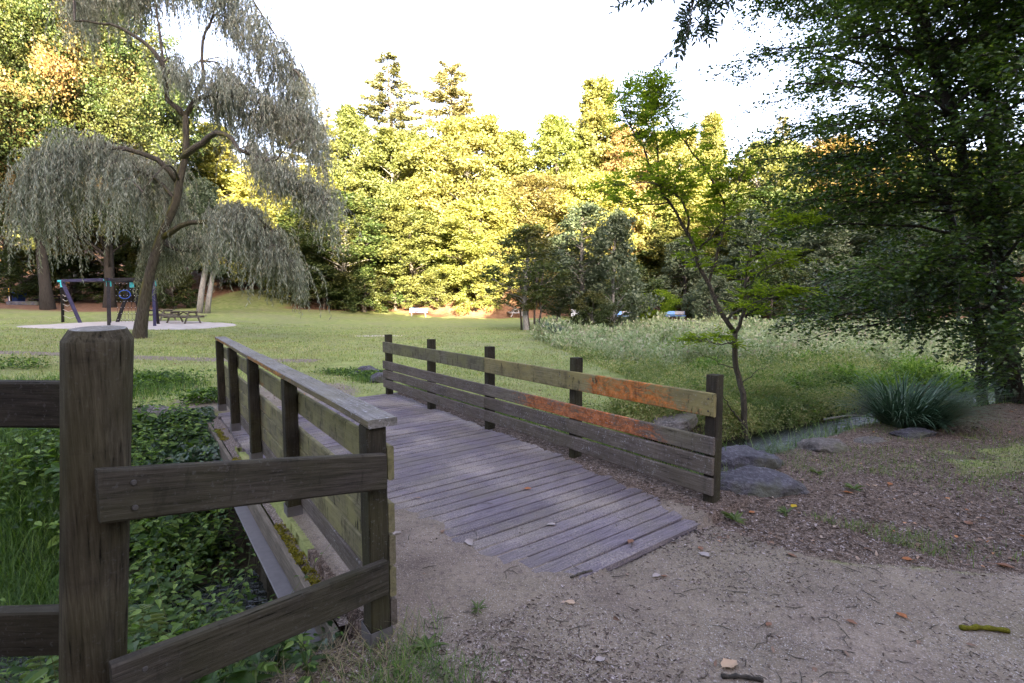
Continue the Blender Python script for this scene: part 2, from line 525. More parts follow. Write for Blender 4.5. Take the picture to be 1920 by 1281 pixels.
def mat_wood(name, dark, light, algae=0.0, algae_col=(.15, .15, .045), orange=None, black=0.3, speck=0.0, gscale=1.0, patch=None, rough=.85, ocol=(.42, .12, .015)):
    "weathered timber, grain along local X"
    m = NT(name)
    oc = m.coord('Object')
    r = m.math('MULTIPLY', m.objrand(), 40)
    off = m.combine(r, m.math('MULTIPLY', r, .7), m.math('MULTIPLY', r, 1.3))
    vv = m.n.new('ShaderNodeVectorMath'); vv.operation = 'ADD'
    m.l.new(oc, vv.inputs[0]); m.l.new(off, vv.inputs[1])
    ro = vv.outputs[0]
    g = m.noise(m.mapping(ro, (1.6 * gscale, 28 * gscale, 28 * gscale)), 3.0, 7, .65, .4)
    fine = m.noise(m.mapping(ro, (6 * gscale, 130 * gscale, 130 * gscale)), 3.0, 4, .6)
    blot = m.noise(ro, 3.5, 5, .6)
    c = m.ramp(g, [(.3, dark), (.7, light)])
    c = m.mix(m.math('MULTIPLY', m.ramp(blot, [(.35, 1), (.6, 0)]), .45), c, tuple(a * .55 for a in dark))
    if algae:
        a = m.noise(m.mapping(ro, (1, 1.6, 1.6)), 2.6, 5, .6, .3)
        f = m.math('MULTIPLY', m.ramp(a, [(.38, 0), (.62, 1)]), algae)
        c = m.mix(f, c, algae_col)
        mott = m.ramp(m.noise(ro, 7, 5, .65), [(.50, 0), (.66, 1)])
        c = m.mix(m.math('MULTIPLY', mott, black * .6), c, (.035, .032, .02))
        streak = m.ramp(m.noise(m.mapping(ro, (9, 2.0, 2.0)), 2.2, 5, .7), [(.57, 0), (.66, 1)])
        c = m.mix(m.math('MULTIPLY', streak, black), c, (.02, .018, .014))
    if orange:
        x0, x1, amt, zlo = orange
        sx = m.sep(oc)
        w = m.math('MULTIPLY', m.ramp(m.math('DIVIDE', m.math('SUBTRACT', sx[0], x0), x1 - x0), [(0, 0), (.3, 1), (.7, 1), (1, 0)]), amt)
        nz = m.noise(m.mapping(ro, (1.3, 2.4, 2.4)), 6.0, 7, .75, 1.2)
        big = m.noise(ro, 2.2, 3, .5)
        th = m.math('ADD', m.math('MULTIPLY', nz, .95), m.math('MULTIPLY', big, .2))
        th = m.math('ADD', th, m.math('MULTIPLY', m.math('SUBTRACT', w, .8), .34))
        th = m.math('SUBTRACT', th, m.math('MULTIPLY', sx[2], .7))
        f = m.ramp(th, [(.53, 0), (.68, 1)])
        f = m.math('MULTIPLY', f, m.ramp(g, [(.34, .35), (.5, 1)]))
        ocol = m.mix(m.ramp(m.noise(ro, 22, 4, .7), [(.38, 0), (.62, 1)]), tuple(a * .6 for a in ocol), tuple(min(1, a * 1.2 + .03) for a in ocol))
        hole = m.ramp(m.noise(ro, 60, 3, .6), [(.36, 0), (.46, 1)])
        f = m.math('MULTIPLY', f, m.math('ADD', m.math('MULTIPLY', hole, .6), .4))
        c = m.mix(f, c, ocol)
    if speck:
        sp = m.ramp(m.noise(ro, 55, 4, .7), [(.58, 0), (.66, 1)])
        spb = m.ramp(m.noise(ro, 2.5, 3), [(.4, .2), (.6, 1)])
        c = m.mix(m.math('MULTIPLY', m.math('MULTIPLY', sp, spb), speck), c, (.42, .42, .44))
    crack = m.ramp(g, [(.30, 0), (.37, 1)])
    c = m.mix(m.math('MULTIPLY', m.ramp(g, [(.30, 1), (.36, 0)]), .7), c, tuple(a * .25 for a in dark))
    h = m.math('ADD', m.math('ADD', m.math('MULTIPLY', fine, .35), m.math('MULTIPLY', g, .6)), m.math('MULTIPLY', crack, .5))
    m.bsdf(c, rough, .08, m.bump(h, 1.0, .006))
    return m.m

M['shadedrail'] = mat_wood('rotten_shaded_rail', (.012, .010, .009), (.05, .043, .035), algae=.2, algae_col=(.05, .05, .02), black=.3, speck=.1)  # damp rotten timber, darkened further so the colour carries the rails' shade
M['fencewood'] = mat_wood('weathered_fence_wood', (.016, .014, .012), (.085, .074, .060), algae=.3, algae_col=(.05, .05, .02), black=.5, speck=.06)
M['logwood'] = mat_wood('weathered_log', (.018, .015, .010), (.10, .086, .058), algae=.35, algae_col=(.05, .047, .018), black=.3, speck=.05)
M['postwood'] = mat_wood('rail_post_wood', (.016, .014, .011), (.058, .05, .038), algae=.4, algae_col=(.07, .068, .028), black=.4, speck=.1)
M['algaeboard'] = mat_wood('algae_board', (.10, .088, .055), (.23, .205, .13), algae=.75, algae_col=(.215, .20, .085), black=.9, speck=.1, orange=(2.2, 6.0, .45, 0), ocol=(.30, .13, .03))
M['capwood'] = mat_wood('lichen_handrail', (.12, .11, .10), (.26, .25, .235), algae=.3, algae_col=(.2, .18, .1), black=.3, speck=.85)
M['capedge'] = mat_wood('orange_lichen_edge', (.09, .075, .05), (.20, .17, .11), algae=.3, algae_col=(.2, .16, .05), black=.3, speck=.5, orange=(0.2, 6.2, .95, 0), ocol=(.36, .15, .02))
M['topboard_near'] = mat_wood('lichen_board_near', (.12, .105, .06), (.28, .25, .13), algae=.8, algae_col=(.235, .20, .08), black=.95, speck=.25, orange=(.0, 1.75, 1.0, 0), ocol=(.44, .135, .02))
M['topboard_far'] = mat_wood('grey_board_far', (.085, .08, .055), (.19, .175, .12), algae=.6, algae_col=(.17, .165, .07), black=.85, speck=.1)
M['midboard'] = mat_wood('orange_lichen_board', (.08, .067, .058), (.20, .172, .15), algae=.2, black=.4, speck=.5, orange=(.0, 3.0, 1.15, 0), ocol=(.36, .11, .028))
M['lowboard'] = mat_wood('brown_rail_board', (.072, .058, .05), (.175, .148, .128), algae=.1, black=.3, speck=.55, orange=(1.0, 6.2, .35, 0), ocol=(.22, .10, .04))
M['tablewood'] = mat_wood('picnic_wood', (.10, .085, .065), (.22, .19, .15), speck=.1)
M['purplewood'] = mat_wood('stained_beam', (.035, .032, .055), (.075, .065, .12))
M['darkwood'] = mat_wood('dark_beam', (.02, .018, .018), (.05, .045, .045))

def mat_deck():
    m = NT('bridge_deck_planks')
    p = m.pos()
    # plank-local coords: s along the bridge, t across
    rot = m.n.new('ShaderNodeVectorRotate'); rot.rotation_type = 'Z_AXIS'
    m.l.new(p, rot.inputs[0]); rot.inputs['Angle'].default_value = -BA
    isl = m.island()
    r = m.math('MULTIPLY', isl, 50)
    vv = m.n.new('ShaderNodeVectorMath'); vv.operation = 'ADD'
    m.l.new(rot.outputs[0], vv.inputs[0]); m.l.new(m.combine(r, 0, r), vv.inputs[1])
    g = m.noise(m.mapping(vv.outputs[0], (2.5, 45, 45)), 2.2, 7, .65, .3)
    fine = m.noise(m.mapping(vv.outputs[0], (9, 160, 160)), 2.5, 4, .6)
    blot = m.noise(p, 2.2, 5, .6)
    c = m.ramp(g, [(.28, (.06, .05, .058)), (.72, (.19, .165, .19))])
    c = m.hsv(c, .5, 1, m.math('ADD', m.math('MULTIPLY', isl, .35), .82))
    c = m.mix(m.math('MULTIPLY', m.ramp(blot, [(.4, 0), (.65, 1)]), .5), c, (.15, .132, .10))
    sand = m.noise(p, 90, 4, .7)
    sf = m.ramp(m.math('ADD', m.math('MULTIPLY', sand, .7), m.math('MULTIPLY', m.noise(p, 1.4, 4), .5)), [(.60, 0), (.72, 1)])
    c = m.mix(m.math('MULTIPLY', sf, .6), c, (.37, .32, .26))
    dk = m.ramp(m.noise(p, 38, 3, .7), [(.64, 0), (.70, 1)])
    c = m.mix(m.math('MULTIPLY', dk, .6), c, (.045, .035, .03))
    h = m.math('ADD', m.math('ADD', m.math('MULTIPLY', fine, .5), g), m.math('MULTIPLY', sand, .5))
    m.bsdf(c, .85, .15, m.bump(h, .9, .005))
    return m.m
M['deck'] = mat_deck()

def mat_simple(name, color, rough=.7, spec=.3, var=.2, scale=6, metal=0, bump=.3, bd=.005):
    m = NT(name)
    n = m.noise(m.coord('Object'), scale, 5, .6)
    c = m.mix(n, tuple(a * (1 - var) for a in color), tuple(min(1, a * (1 + var)) for a in color))
    m.bsdf(c, rough, spec, m.bump(n, bump, bd), metal)
    return m.m
M['steel'] = mat_simple('galvanised_steel', (.12, .112, .112), .55, .5, .3, 20, .25)
M['turquoise'] = mat_simple('turquoise_bracket', (.05, .50, .52), .4, .5, .1)
M['bluebench'] = mat_simple('blue_painted_slats', (.13, .30, .62), .5, .4, .12)
M['bin'] = mat_simple('blue_bin_plastic', (.012, .045, .20), .45, .5, .1)
M['blackbin'] = mat_simple('dark_bin_lid', (.012, .03, .11), .45, .5, .1)
M['rope'] = mat_simple('pale_rope', (.42, .38, .33), .9, .1, .2)
M['bluerope'] = mat_simple('blue_rope', (.06, .13, .42), .8, .2, .2)
M['yellow'] = mat_simple('yellow_paint', (.55, .33, .03), .6, .3, .2)
M['white'] = mat_simple('white_paint', (.6, .6, .58), .6, .3, .15)
M['concrete'] = mat_simple('pale_concrete', (.30, .28, .27), .9, .2, .3, 12, bump=.6, bd=.01)
M['rust'] = mat_simple('rusty_iron', (.10, .04, .02), .8, .3, .4, 20)
M['screw'] = mat_simple('zinc_screw', (.07, .065, .06), .7, .3, .3, metal=.4)
M['moss'] = mat_simple('moss', (.11, .105, .012), .95, .1, .6, 40, bump=1, bd=.02)
M['yellowleaf'] = mat_leaf('bright_yellow_leaf', [(0, (.55, .38, .02)), (1, (.6, .42, .03))], objvar=0)
M['orangeleaf'] = mat_leaf('orange_brown_leaf', [(0, (.26, .09, .035)), (1, (.3, .12, .04))], objvar=0, transl=.15)
M['tanleaf'] = mat_leaf('tan_dead_leaf', [(0, (.38, .26, .17)), (1, (.42, .3, .2))], objvar=0, transl=.15)
M['brownleaf'] = mat_leaf('brown_dead_leaf', [(0, (.17, .085, .05)), (1, (.2, .10, .06))], objvar=0, transl=.15)
M['paleleaf'] = mat_leaf('pale_grey_dead_leaf', [(0, (.28, .24, .23)), (1, (.30, .26, .24))], objvar=0, transl=.1)

def mat_rock(name, a, b, moss=.3):
    m = NT(name)
    p = m.coord('Object')
    n = m.noise(p, 3.5, 8, .65); f = m.noise(p, 28, 5, .7)
    c = m.ramp(n, [(.3, a), (.7, b)])
    c = m.mix(m.math('MULTIPLY', m.ramp(f, [(.5, 0), (.62, 1)]), .5), c, tuple(x * 1.5 for x in b))
    mz = m.math('MULTIPLY', m.ramp(m.noise(p, 2.2, 5), [(.5, 0), (.62, 1)]), moss)
    c = m.mix(mz, c, (.09, .095, .03))
    m.bsdf(c, .9, .25, m.bump(m.math('ADD', n, m.math('MULTIPLY', f, .6)), 1.0, .05))
    return m.m
M['bluerock'] = mat_rock('blue_grey_rock', (.042, .040, .046), (.125, .12, .14), .5)
M['brownrock'] = mat_rock('brown_grey_rock', (.07, .062, .055), (.19, .17, .155), .5)

def mat_ground():
    m = NT('ground_soil_and_grass')
    p = m.pos()
    n_big = m.noise(p, .35, 5, .6); n_mid = m.noise(p, 2.4, 5, .6); n_f = m.noise(p, 26, 5, .7); n_ff = m.noise(p, 110, 3, .7)
    lawn = m.ramp(n_mid, [(.3, (.15, .195, .05)), (.55, (.24, .27, .085)), (.75, (.34, .31, .15))])
    dry = m.ramp(n_big, [(.42, 0), (.62, 1)])
    lawn = m.mix(m.math('MULTIPLY', dry, .5), lawn, (.22, .20, .115))
    lawn = m.mix(m.math('MULTIPLY', m.ramp(n_f, [(.35, 1), (.5, 0)]), .5), lawn, (.05, .075, .02))
    speckle = m.ramp(m.noise(p, 9, 3, .8), [(.70, 0), (.74, 1)])
    lawn = m.mix(m.math('MULTIPLY', speckle, .5), lawn, (.4, .35, .27))
    sand = m.ramp(n_mid, [(.3, (.125, .098, .078)), (.7, (.235, .19, .148))])
    sand = m.mix(m.math('MULTIPLY', m.ramp(n_big, [(.45, 0), (.6, 1)]), .35), sand, (.145, .135, .07))
    sand = m.mix(m.math('MULTIPLY', m.ramp(n_f, [(.50, 0), (.66, 1)]), .7), sand, (.08, .062, .055))
    sand = m.mix(m.math('MULTIPLY', m.ramp(n_ff, [(.55, 0), (.66, 1)]), .6), sand, (.40, .35, .32))
    sand = m.mix(m.math('MULTIPLY', m.ramp(n_ff, [(.34, 1), (.42, 0)]), .6), sand, (.07, .06, .05))
    lit = m.ramp(n_f, [(.34, (.035, .024, .017)), (.5, (.085, .060, .044)), (.66, (.19, .145, .115))])
    lit = m.mix(m.math('MULTIPLY', m.ramp(n_ff, [(.56, 0), (.64, 1)]), .7), lit, (.36, .3, .26))
    wood = m.ramp(n_mid, [(.3, (.13, .065, .035)), (.7, (.27, .15, .09))])
    wood = m.mix(m.math('MULTIPLY', m.ramp(n_f, [(.4, 1), (.55, 0)]), .6), wood, (.08, .05, .025))
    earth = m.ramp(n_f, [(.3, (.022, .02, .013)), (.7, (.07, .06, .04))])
    pale = m.ramp(n_mid, [(.3, (.36, .31, .27)), (.7, (.52, .46, .40))])
    def edge(att, k=.5):
        a = m.attr(att)
        nn = m.math('ADD', m.math('MULTIPLY', n_mid, .6), m.math('MULTIPLY', n_f, .5))
        a = m.math('ADD', a, m.math('MULTIPLY', m.math('SUBTRACT', nn, .55), k * 2))
        return m.ramp(a, [(.42, 0), (.58, 1)])
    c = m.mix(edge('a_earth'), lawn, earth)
    c = m.mix(edge('a_wood', .35), c, wood)
    c = m.mix(edge('a_litter'), c, lit)
    c = m.mix(edge('a_sand', .3), c, sand)
    c = m.mix(edge('a_pale', .25), c, pale)
    h = m.math('ADD', m.math('MULTIPLY', n_f, 1.0), m.math('MULTIPLY', n_ff, .45))
    m.bsdf(c, .95, .15, m.bump(h, .8, .012))
    return m.m
M['ground'] = mat_ground()

def mat_water():
    m = NT('stream_water')
    n = m.noise(m.mapping(m.pos(), (1, 1.6, 1)), 7, 4, .6, .5)
    m.bsdf((.012, .014, .011), .12, .5, m.bump(n, .8, .05))
    return m.m
M['water'] = mat_water()

# ------------------------------------------------------------------ the ground: one sheet, fine near the camera
def build_ground():
    th = np.concatenate([np.linspace(-64, 64, 760), np.linspace(64, 296, 130)[1:-1]])
    th = np.radians(th)
    rr = [0.25]
    while rr[-1] < 420:
        r0 = rr[-1]
        k = 1.012 if r0 < 12 else (1.02 if r0 < 60 else 1.05)
        rr.append(r0 * k)
    rr = np.array(rr)
    Rr, Th = np.meshgrid(rr, th, indexing='ij')
    x, y = Rr * np.sin(Th), Rr * np.cos(Th)
    z = ground_z(x, y)
    K, N = x.shape
    V = np.stack([x, y, z], -1).reshape(-1, 3)
    i = np.arange(K - 1)[:, None] * N; j = np.arange(N)[None]; jn = (j + 1) % N
    q = np.stack([i + j, i + jn, i + N + jn, i + N + j], -1).reshape(-1, 4)
    mb = MB(); mb.add(V, q)
    mb.add([(0, 0, gz(0, 0))], np.zeros((0, 3), int))
    c0 = K * N
    mb.f.append((np.stack([np.full(N, c0), (np.arange(N) + 1) % N, np.arange(N)], -1), 0))
    me = mb.mesh('ground', M['ground'], True)
    x, y = np.append(V[:, 0], 0.0), np.append(V[:, 1], 0.0)
    s, t = st(x, y)
    e = np.interp(t, [-6, -1, 0.8, 4, 8, 11, 15], [1.2, 1.9, 2.15, 2.5, 2.3, 1.6, 0.5])
    dist = np.hypot(x, y)
    # path of sand in front of the bridge
    right_edge = np.interp(x, [0, 1.3, 2.2, 4.5, 8, 14], [4.3, 3.45, 3.1, 2.75, 2.2, 1.5])
    sand = np.where(s < S0 + 3, sm(right_edge - y, -.25, .35), 0)
    sand *= np.where(t < 1.0, sm(-s, -(S0 - .1), -(S0 - .7)), 1.0) * np.clip(1 - sm(-x, .0, .9) * (t < .95), 0, 1)
    sand = np.where((t < T_R - .3) & (t > T_L - .05) & (s > 1.2) & (s < S0 + 2.2), 1, sand)
    # sand at the far end of the bridge, dirt trail to the left
    far_end = np.exp(-(((s - 9.6) / 1.5) ** 2 + ((t - 1.9) / 1.5) ** 2)) * 1.25
    trail_y = 12.2 + .04 * (x + 8) ** 2 * .2
    trail = np.exp(-((y - 14.4 - .35 * np.sin(x * .3)) / .55) ** 2) * (x < -5.5) * .95
    sand = np.maximum(sand, np.maximum(far_end, trail))
    bare = np.exp(-(((x + 6.6) / 1.9) ** 2 + ((y - 24.5) / .8) ** 2)) * .9
    path_r = np.exp(-((y - 43.6 - .0 * x) / .75) ** 2) * (x > 1) * (x < 40)
    pit = sm(1 - (((x + 21.8) / 5.1) ** 2 + ((y - 29.0) / 4.6) ** 2) + .12 * vnoise(x, y, 1.5, 40), -.15, .12)
    pale = np.maximum.reduce([pit, bare * .95, path_r * .9])
    litter = np.where((s < e + .6) & (t > T_R - .5) & (dist < 16), 1 - .0 * s, 0) * (1 - sm(sand, .3, .8))
    grasspatch = sm(vnoise(x, y, .9, 11) + .35 * vnoise(x, y, .25, 12), .12, .5) * sm(x, 1.8, 3.2)
    litter = litter * (1 - .55 * grasspatch)
    litter = np.maximum(litter, np.where((t > T_R - .7) & (t < T_R + .4) & (s > 1.5) & (s < 8.5), .95, 0))
    drift = .62 * np.exp(-(((x - .1) / .75) ** 2 + ((y - 1.95) / .55) ** 2)) + .5 * np.exp(-(((x + .2) / .45) ** 2 + ((y - 2.7) / .5) ** 2)) + .38 * np.exp(-(((x - 1.3) / .5) ** 2 + ((y - 2.95) / .3) ** 2))
    drift = drift * (t > T_L - .2) * (s < S0 + 1.2)
    sand = sand * (1 - .55 * np.clip(drift, 0, 1)); litter = np.maximum(litter, drift)
    litter = np.where((t < T_L) & (s < e + 1.2) & (s > 0.6) & (dist < 8), np.maximum(litter, .75), litter)
    dz = ground_z(x, y)
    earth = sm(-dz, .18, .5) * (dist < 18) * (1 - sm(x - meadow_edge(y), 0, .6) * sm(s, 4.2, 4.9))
    fe = forest_edge(x)
    woodm = np.maximum(sm(y - fe, -1.6, -.2), sm(y - fe, -3.0, -2.2) * np.exp(-((x + 4) / 9) ** 4))
    woodm = np.maximum(woodm, sm(-y, 6, 10)) 
    sl = np.exp(-((x + 27.5) / 6) ** 2) * sm(56 - y, 0, 4)
    woodm = woodm * (1 - sl)
    lf = sm(-x, 26, 34) * sm(y, 34, 44) * .8
    woodm = np.maximum(woodm, lf)
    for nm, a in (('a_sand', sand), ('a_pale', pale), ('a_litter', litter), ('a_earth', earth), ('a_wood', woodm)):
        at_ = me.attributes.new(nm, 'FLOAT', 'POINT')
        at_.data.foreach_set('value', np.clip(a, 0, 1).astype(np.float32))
    o = link('ground', me)
    tag(o, kind='structure')
build_ground()

# stream
def build_stream():
    tt = np.concatenate([np.linspace(-12, .6, 20), np.linspace(.9, 4.0, 8), np.linspace(4.2, 18, 26)])
    cen = np.interp(tt, [-8, 0, 4, 8.5, 11, 16], [4.2, 4.4, 4.0, 3.85, 3.3, 2.6])
    z = np.interp(tt, [-12, .6, 1.2, 3.8, 4.2, 18], [-.88, -1.02, -.92, -.84, -.69, -.56])
    wd = np.interp(tt, [-12, 3.5, 4.2, 18], [1.1, 1.0, .5, .4])
    V = []
    for k in range(len(tt)):
        for f_ in (-1, -.5, 0, .5, 1):
            X, Y = xy(cen[k] + f_ * wd[k], tt[k]); V.append((X, Y, z[k]))
    q = [[k * 5 + j, k * 5 + j + 1, k * 5 + j + 6, k * 5 + j + 5] for k in range(len(tt) - 1) for j in range(4)]
    mb = MB().add(V, q)
    tag(link('stream_water', mb.mesh('stream_water', M['water'], True)), kind='structure')
build_stream()

# ------------------------------------------------------------------ timber parts
def board(name, p0, p1, h, th, mat, parent, bev=.006, wav=.0015, seed=0, up=(0, 0, 1), plumb=False):
    "a sawn board from p0 to p1 (centre line), height h along up, thickness th; slightly uneven"
    p0 = Vector(p0); p1 = Vector(p1)
    L = (p1 - p0).length
    X = (p1 - p0).normalized(); Y = Vector(up).cross(X).normalized(); Z = X.cross(Y)
    K = max(2, int(L / .12)) + 1
    xs = np.linspace(0, L, K)
    a, b = th / 2, h / 2
    ring = np.array([(-a, -b + bev), (-a + bev, -b), (a - bev, -b), (a, -b + bev), (a, b - bev), (a - bev, b), (-a + bev, b), (-a, b - bev)])
    V = np.zeros((K, 8, 3))
    V[:, :, 0] = xs[:, None]
    V[:, :, 1] = ring[None, :, 0]; V[:, :, 2] = ring[None, :, 1]
    r = R(seed + int(L * 1000) + int(abs(p0.z) * 1000))
    ph = r.uniform(0, 6, 4)
    bow = wav * (np.sin(xs * 2.1 + ph[0]) + .6 * np.sin(xs * 5.3 + ph[1]))
    V[:, :, 1] += bow[:, None]; V[:, :, 2] += (wav * 1.3 * np.sin(xs * 1.7 + ph[2]))[:, None]
    V += r.normal(size=V.shape) * wav * .22
    if plumb: V[:, :, 0] += V[:, :, 2] * math.tan(math.asin(X.z))
    V[0, :, 0] += r.uniform(-.3, .3) * bev; V[-1, :, 0] += r.uniform(-.3, .3) * bev
    i = np.arange(K - 1)[:, None] * 8; j = np.arange(8)[None]; jn = (j + 1) % 8
    q = np.stack([i + j, i + 8 + j, i + 8 + jn, i + jn], -1).reshape(-1, 4)
    mb = MB(); mb.add(V.reshape(-1, 3), q)
    mb.f.append((np.array([[0, 1, 2, 3, 4, 5, 6, 7]]), 0))
    mb.f.append((np.array([[(K - 1) * 8 + k for k in range(7, -1, -1)]]), 0))
    o = link(name, mb.mesh(name, mat), parent)
    m = Matrix((X, Y, Z)).transposed().to_4x4()
    m.translation = p0
    o.matrix_basis = Matrix.Translation(-parent.location) @ m if parent else m
    return o

def screw(p, nrm, parent, r=.009):
    mb = MB()
    d = Vector(nrm).normalized()
    p = Vector(p)
    mb.tube([p - d * .002, p + d * .0035, p + d * .005], [r, r, r * .75], 12)
    mb.tube([p + d * .005, p + d * .0052], [r * .35, r * .3], 6)
    me = mb.mesh('screw', M['screw'])
    return me

def add_screw(board_o, pw, nrm, r=.009):
    "screw head as sub-part of a board; pw in world space"
    me = screw((0, 0, 0), nrm, None, r)
    o = link('screw', me, board_o)
    bpy.context.view_layer.update()
    o.matrix_basis = board_o.matrix_world.inverted() @ Matrix.Translation(Vector(pw))
    return o

V3 = lambda a: Vector(a)

# ------------------------------------------------------------------ footbridge
def build_bridge():
    t0, t1 = T_L - .02, T_R + .14
    base = xy((S0 + S1) / 2, (t0 + t1) / 2)
    br = thing('footbridge', 'timber footbridge deck of grey weathered planks crossing the overgrown stream', 'footbridge', (base[0], base[1], 0))
    r = R(3)
    mb = MB()
    pitch_ = .132
    n = int((S1 - S0) / pitch_)
    for k in range(n):
        s = S0 + (k + .5) * pitch_
        w = pitch_ - .013 - r.uniform(0, .005)
        ta = t0 - r.uniform(0, .02)
        tb = t1 + r.uniform(-.02, .02)
        if k == 0: tb = t1 - .42
        zz = r.uniform(-.0025, .0025) - (.004 if k == 0 else 0)
        c = xy(s, (ta + tb) / 2)
        # plank with subdivisions, small warp
        K = 14
        xs = np.linspace(-(tb - ta) / 2, (tb - ta) / 2, K)
        ring = np.array([(-w / 2, -.045), (-w / 2, -.005), (-w / 2 + .005, 0), (w / 2 - .005, 0), (w / 2, -.005), (w / 2, -.045)])
        ang = r.normal() * .0012
        wz = .0022 * np.sin(xs * r.uniform(1, 3) + r.uniform(0, 6))
        wy = .002 * np.sin(xs * r.uniform(1, 3) + r.uniform(0, 6))
        Vv = np.zeros((K, 6, 3))
        for j, (a, b) in enumerate(ring):
            ss = a + wy + xs * ang
            Vv[:, j, 0] = xs * nx + ss * bx + c[0] - base[0]
            Vv[:, j, 1] = xs * ny + ss * by + c[1] - base[1]
            Vv[:, j, 2] = b + zz + wz + a * r.normal() * .012
        i = np.arange(K - 1)[:, None] * 6; j = np.arange(6)[None]; jn = (j + 1) % 6
        q = np.stack([i + j, i + jn, i + 6 + jn, i + 6 + j], -1).reshape(-1, 4)
        nb = mb.n
        mb.add(Vv.reshape(-1, 3), q)
        mb.f.append((np.array([[5, 4, 3, 2, 1, 0]]) + nb, 0)); mb.f.append((np.array([[0, 1, 2, 3, 4, 5]]) + nb + (K - 1) * 6, 0))
    for k in range(n):
        s = S0 + (k + .5) * pitch_
        for tt in (t0 + .25, (t0 + t1) / 2, t1 - .25):
            for o_ in (-.03, .03):
                c = xy(s + o_ + r.normal() * .003, tt + r.normal() * .012)
                a = np.linspace(0, 2 * np.pi, 7)[:-1]
                mb.add(np.stack([c[0] - base[0] + .0042 * np.cos(a), c[1] - base[1] + .0042 * np.sin(a), np.full(6, .0042)], -1), [[0, 1, 2, 3, 4, 5]], 1)
    link('deck', mb.mesh('deck', [M['deck'], M['rust']]), br)
    # joists under
    for tt in (t0 + .25, (t0 + t1) / 2, t1 - .25):
        a = xy(S0 + .1, tt); b = xy(S1 - .05, tt)
        board('joist', (a[0], a[1], -.17), (b[0], b[1], -.17), .2, .1, M['darkwood'], br)
    # outer ledge on the left: gravelly top, edge board, steel flange
    def strip(ta, tb, za, zb, name, mat, sa=S0 + .5, sb=S1 + .1, amp=.0, K=140, seed=1):
        ss = np.linspace(sa, sb, K); r2 = R(seed)
        J = 9
        Vv = []
        for s_ in ss:
            for j in range(J):
                f = j / (J - 1)
                X, Y = xy(s_, ta + (tb - ta) * f)
                Vv.append((X - base[0], Y - base[1], za + (zb - za) * f + amp * (vnoise(X, Y, .05, 3) + vnoise(X, Y, .02, 4) * .5)))
        q = [[k * J + j, (k + 1) * J + j, (k + 1) * J + j + 1, k * J + j + 1][::-1] for k in range(K - 1) for j in range(J - 1)]
        return link(name, MB().add(Vv, q).mesh(name, mat, True), br)
    lm = NT('ledge_grit')
    p = lm.pos(); n1 = lm.noise(p, 60, 4, .7); n2 = lm.noise(p, 5, 4)
    c = lm.ramp(n1, [(.35, (.06, .048, .04)), (.5, (.15, .12, .10)), (.66, (.36, .31, .28))])
    lm.bsdf(c, .95, .2, lm.bump(n1, 1, .01))
    strip(.775, T_L + .03, -.052, -.05, 'ledge', lm.m, amp=.006)
    # moss cushions along the ledge edge
    r = R(9)
    mm = MB()
    for k in range(900):
        s_ = r.uniform(S0 + .6, S1)
        if vnoise(np.array([s_ * 3]), np.array([0.]), 1.0, 8)[0] < -.12: continue
        tt = .765 + abs(r.normal()) * .035
        X, Y = xy(s_, tt)
        rad = r.uniform(.008, .022)
        u = rand_dir(r, 12) * rad; u[:, 2] = abs(u[:, 2]) * .9
        P = u + np.array([X - base[0], Y - base[1], -.05])
        leaves(mm, P, rand_dir(r, 12) * [1, 1, .5] + [0, 0, .6], rand_dir(r, 12), .016, .008, 'quad')
    link('moss', mm.mesh('moss', mat_leaf('moss_fronds', [(0, (.12, .11, .008)), (1, (.26, .23, .02))], transl=.25, objvar=0)), br)
    a = xy(S0 + .45, .745); b = xy(S1 + .1, .745)
    board('edge_board', (a[0], a[1], -.125), (b[0], b[1], -.125), .16, .04, M['tablewood'], br)
    a = xy(S0 + .45, .70); b = xy(S1 + .1, .70)
    board('steel_flange', (a[0], a[1], -.215), (b[0], b[1], -.215), .014, .14, M['steel'], br, bev=.003, wav=.0003)
    a = xy(S0 + .45, .76); b = xy(S1 + .1, .76)
    board('steel_beam', (a[0], a[1], -.36), (b[0], b[1], -.36), .27, .02, M['steel'], br, bev=.003, wav=.0003)
    return br
build_bridge()

def vpost(name, x, y, z0, z1, sx, sy, mat, parent, rz, lean=(0, 0)):
    "square post; its own local X runs up the grain"
    p0 = (x, y, z0); p1 = (x + lean[0], y + lean[1], z1)
    u = Vector((math.cos(rz), math.sin(rz), 0))
    return board(name, p0, p1, sx, sy, mat, parent, bev=.007, wav=.0012, up=u, seed=int(x * 100))

